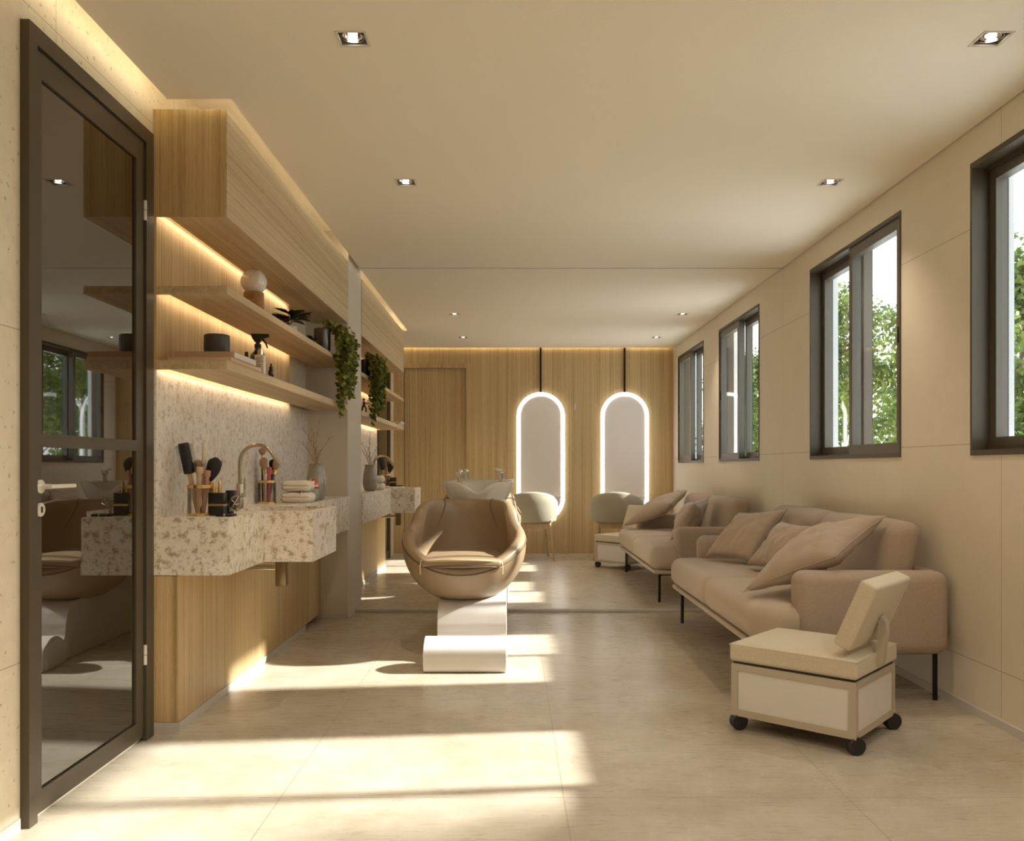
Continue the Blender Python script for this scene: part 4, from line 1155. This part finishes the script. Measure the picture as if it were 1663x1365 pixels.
# ------------------------------------------------------------------ oval light-up mirrors and chairs, built solid for the mirror image
def oval(cxm, label, srod, lrod):
    z0, z1, w = 86., 437.6, 65.2
    t = thing('oval_mirror', label, 'mirror', (cxm, YE, z0), 'oval lit mirrors')
    def outline(r, n=28):
        pts = []
        zc1, zc0 = z1 - 65.2, z0 + 65.2
        for i in range(n + 1): a = math.pi * i / n; pts.append((cxm + r * math.cos(a), zc1 + r * math.sin(a)))
        for i in range(n + 1): a = math.pi + math.pi * i / n; pts.append((cxm + r * math.cos(a), zc0 + r * math.sin(a)))
        return pts
    mesh('backing', MB().prism(outline(w - 1.5), 'Y', YE - 6, YE - .5), 'black_metal', t)
    mesh('mirror_glass', MB().prism(outline(w - 9), 'Y', YE - 7, YE - 6), 'oval', t)
    o_, i_ = outline(w), outline(w - 9.5)
    n = len(o_)
    rr = [[(p[0], YE - 8, p[1]) for p in o_], [(p[0], YE - 8.5, p[1]) for p in i_], [(p[0], YE - 6, p[1]) for p in i_], [(p[0], YE - 5, p[1]) for p in o_]]
    mb = MB(); vs = [p for r in rr for p in r]; fs = []
    for a in range(4):
        for k_ in range(n):
            j = (k_ + 1) % n; b_ = (a + 1) % 4
            fs.append((a * n + k_, a * n + j, b_ * n + j, b_ * n + k_))
    mesh('light_ring', mb.add(vs, fs), 'led_white', t)
    mesh('hanging_rod', MB().box(cxm - 2.4, cxm + 2.4, YE - 6, YE - 2, z1 - 2, H + 6), 'black_metal', t)
    lg = mesh('ledge', MB().rbox(cxm - 60, cxm + 71, YE - 24, YE - .3, 153.8, 155.6, .5, 1), 'white_metal', t)
    return t
oval(80.3, 'left oval mirror with white light ring on the reflected wood wall', 0, 0)
oval(308., 'right oval mirror with white light ring on the reflected wood wall', 0, 0)
sw = thing('light_switch', 'thin white switch plate on the reflected wood wall between the oval mirrors', 'switch', (174, YE, 392))
mesh('plate', MB().rbox(172.4, 175.6, YE - 1.5, YE - .2, 392, 409, .5, 1), 'white_metal', sw)
mesh('rocker', MB().rbox(173.2, 174.8, YE - 2, YE - 1.4, 396, 405, .3, 1), 'paper', sw)

def armchair(cxm, cy, rz, label):
    t = thing('armchair', label, 'chair', (cxm, cy, 0), 'upholstered chairs facing the oval mirrors')
    T = Matrix.Translation((cxm, cy, 0)) @ Matrix.Rotation(rz, 4, 'Z')
    def put(name, mb, mat): return mesh(name, mb.xf(T), mat, t, sharp=60)
    # tub back curving round to the arms; local -y is the back, facing the camera
    n = 40; rows = []
    for i in range(n + 1):
        a = R(-200 + 220 * i / n)                       # from one arm tip round the back to the other
        ca, sa = math.cos(a), math.sin(a)
        tz = (-sa + .34) / 1.34                         # 1 at the back, 0 at the arm tips
        zt = 128 + 45 * max(0, tz) ** .75; zb_ = 95 + 2 * (1 - tz)
        ro, ri = 66., 55.
        lean = 1.07
        row = []
        prof = [(ri, zb_ + 3), (ri + 2, zb_), (ro - 3, zb_), (ro, zb_ + 4), (ro * lean, (zt + zb_) / 2 + 12), (ro * lean - 1, zt - 5), (ro * lean - 5, zt), (ri * lean + 2, zt), (ri * lean, zt - 5), (ri * 1.02, (zt + zb_) / 2)]
        for r, z in prof: row.append((r * ca, r * .86 * sa, z))
        rows.append(row)
    put('backrest', MB().rings(rows), 'chair_cloth')
    put('seat', MB().rbox(-52, 52, -42, 56, 92, 106, 6, 3, 2), 'chair_cloth')
    put('seat_rail', MB().box(-46, 46, -41, -37, 80, 93).box(-46, 46, 46, 50, 80, 93).box(-46, -42, -37, 46, 80, 93).box(42, 46, -37, 46, 80, 93), 'beech')
    for x, y, dx, dy in ((-44, -39, -11, -12), (44, -39, 11, -12), (-44, 47, -8, 10), (44, 47, 8, 10)):
        put('leg', MB().tube([(x, y, 94), (x + dx * .3, y + dy * .3, 60), (x + dx, y + dy, 0)], [4.2, 4, 2.6], 12), 'beech')
    return t
armchair(50, Y(1.562) + 22, R(4), 'reflected sage grey armchair before the left oval mirror')
armchair(270, Y(1.562) + 22, R(-9), 'reflected sage grey armchair before the right oval mirror')

# ------------------------------------------------------------------ outdoors
S('exterior_ground', MB().box(XR + 42, XR + 9000, -3000, 14000, -60, -40), 'ground')
def tree_parts(seed, hgt, rad):
    rn = random.Random(seed); tr, lv = MB(), MB()
    tr.tube([(0, 0, 0), (4, 2, hgt * .25), (-3, 5, hgt * .55), (2, 0, hgt * .8)], [11, 9, 6, 3], 9)
    blobs = []
    for i in range(34):
        z = hgt * (.16 + .80 * (i / 33) ** .9)
        f = math.sin(math.pi * min(1, .15 + .8 * (i / 33))) ** .7
        a = i * 2.4 + rn.uniform(-.4, .4); q = rad * f * rn.uniform(.25, .85)
        c = Vector((q * math.cos(a), q * math.sin(a), z)); blobs.append((c, rad * rn.uniform(.22, .4)))
        if i % 2 == 0: tr.tube([(0, 2, z * .8), c * .5 + Vector((0, 0, z * .46)), c], [3.2, 2, .8], 5)
    for c, r in blobs:
        for k_ in range(300):
            d = Vector((rn.gauss(0, 1), rn.gauss(0, 1), rn.gauss(0, .8)))
            d.normalize()
            p = c + d * r * rn.uniform(.45, 1.15)
            nn = (d + Vector((rn.uniform(-1, 1), rn.uniform(-1, 1), rn.uniform(-.3, 1)))).normalized()
            a = nn.orthogonal().normalized(); b = nn.cross(a); ph = rn.uniform(0, 6.28)
            e = a * math.cos(ph) + b * math.sin(ph); g = nn.cross(e)
            L = rn.uniform(9, 16); W = L * .5
            lv.add([p - e * L, p + g * W + nn * 1.2, p + e * L, p - g * W + nn * 1.2], [(0, 1, 2), (0, 2, 3)])
    return tr, lv
protos = []
GZ = -40.
def tree(i, x, y, s, label):
    k_ = i % 3
    if k_ >= len(protos):
        t = thing('tree', label, 'tree', (x, y, GZ), 'leafy trees outside the windows')
        tr, lv = tree_parts(20 + k_, 900 + 60 * k_, 250 + 20 * k_)
        off = Vector((x, y, GZ))
        tr.v = [p + off for p in tr.v]; lv.v = [p + off for p in lv.v]
        mesh('trunk', tr, 'bark', t, sharp=60); mesh('crown', lv, 'leaf_tree', t, sharp=80)
        protos.append(t)
    else:
        t = copy_tree(protos[k_]); t['label'] = label
    t.location = Vector((x, y, GZ)) * U
    t.scale = (s, s, s); t.rotation_euler = (0, 0, i * 1.3)
    return t
TR = [(1480, 2480, 1.0, 'leafy tree framed by the nearest window'),
      (1560, 3150, 1.0, 'leafy tree at the right of the second window'),
      (1500, 3850, 1.04, 'leafy tree in the middle of the second window'),
      (1620, 4500, 1.0, 'leafy tree at the left of the second window'),
      (1560, 5300, 1.0, 'leafy tree seen through the reflected third window'),  # this and the next stand for trees in the mirror image
      (1650, 6300, 1.08, 'leafy tree seen through the reflected farthest window')]
for i, (x, y, s, l) in enumerate(TR): tree(i, x, y, s, l)
tree(8, 1560, 560, 1.15, 'leafy tree standing outside beside the nearest window')
lp = thing('street_lamp', 'slim white lamp post outside the second window', 'lamp post', (1290, 3330, GZ))
mesh('post', MB().tube([(1290, 3330, GZ), (1290, 3330, 330)], [5, 3.5], 10), 'street', lp)
mesh('lamp_arm', MB().tube([(1266, 3330, 420 - 60), (1270, 3330, 325), (1290, 3330, 300), (1310, 3330, 325), (1314, 3330, 360)], 2.6, 8), 'street', lp)

l2 = thing('street_lamp', 'white street lamp with a curved arm, mirrored in the door glass', 'lamp post', (1100, 3451, GZ))
mesh('post', MB().tube([(1100, 3451, GZ), (1100, 3451, 410)], [6.5, 5.5], 10), 'street', l2)
mesh('lamp_arm', MB().tube([(1100, 3451, 410)] + [(1100 - 62 + 62 * math.cos(a * .1745), 3451 - 18 + 18 * math.cos(a * .1745), 410 + 118 * math.sin(a * .1745)) for a in range(1, 10)] + [(985, 3416, 520)], 5.5, 8), 'street', l2)

# ------------------------------------------------------------------ light
w = bpy.data.worlds.new('sky'); sc.world = w; w.use_nodes = True
nt = w.node_tree; bg = nt.nodes['Background']
tc = nt.nodes.new('ShaderNodeTexCoord'); sp = nt.nodes.new('ShaderNodeSeparateXYZ')
nt.links.new(tc.outputs['Generated'], sp.inputs[0])
r = ramp(nt, [(.0, (.93, .95, .95)), (.35, (.80, .88, .95)), (1., (.55, .70, .92))])
nt.links.new(sp.outputs[2], r.inputs['Fac']); nt.links.new(r.outputs['Color'], bg.inputs['Color'])
bg.inputs['Strength'].default_value = 1.5
sd = Vector((-1, -.107, -.654)).normalized()
sl = bpy.data.lights.new('sun', 'SUN'); sl.energy = 7.6; sl.angle = R(1.6); sl.color = (1, .98, .93)
so = link(bpy.data.objects.new('sun', sl)); so.rotation_euler = sd.to_track_quat('-Z', 'Y').to_euler(); so.location = (8, 3, 6)

# ------------------------------------------------------------------ camera and output
cam = bpy.data.cameras.new('camera'); co = link(bpy.data.objects.new('camera', cam))
cam.sensor_fit = 'HORIZONTAL'; cam.sensor_width = 36; cam.lens = 36 * F / 1663
co.location = (0, 0, EYE * U); co.rotation_euler = (R(90), 0, 0)
cam.shift_x = (831.5 - 830) / 1663; cam.shift_y = (758 - 682.5) / 1663
cam.clip_start = .05; cam.clip_end = 200
sc.camera = co
vs_ = sc.view_settings
sc.display_settings.display_device = 'sRGB'
vs_.view_transform = 'Standard'; vs_.look = 'None'; vs_.gamma = 1; vs_.use_curve_mapping = False
vs_.exposure = 1.1
c = sc.cycles
c.use_denoising = True; c.denoiser = 'OPENIMAGEDENOISE'
c.max_bounces = 10; c.diffuse_bounces = 6; c.glossy_bounces = 5; c.transmission_bounces = 8; c.transparent_max_bounces = 16
c.sample_clamp_indirect = 8; c.caustics_reflective = False; c.caustics_refractive = False
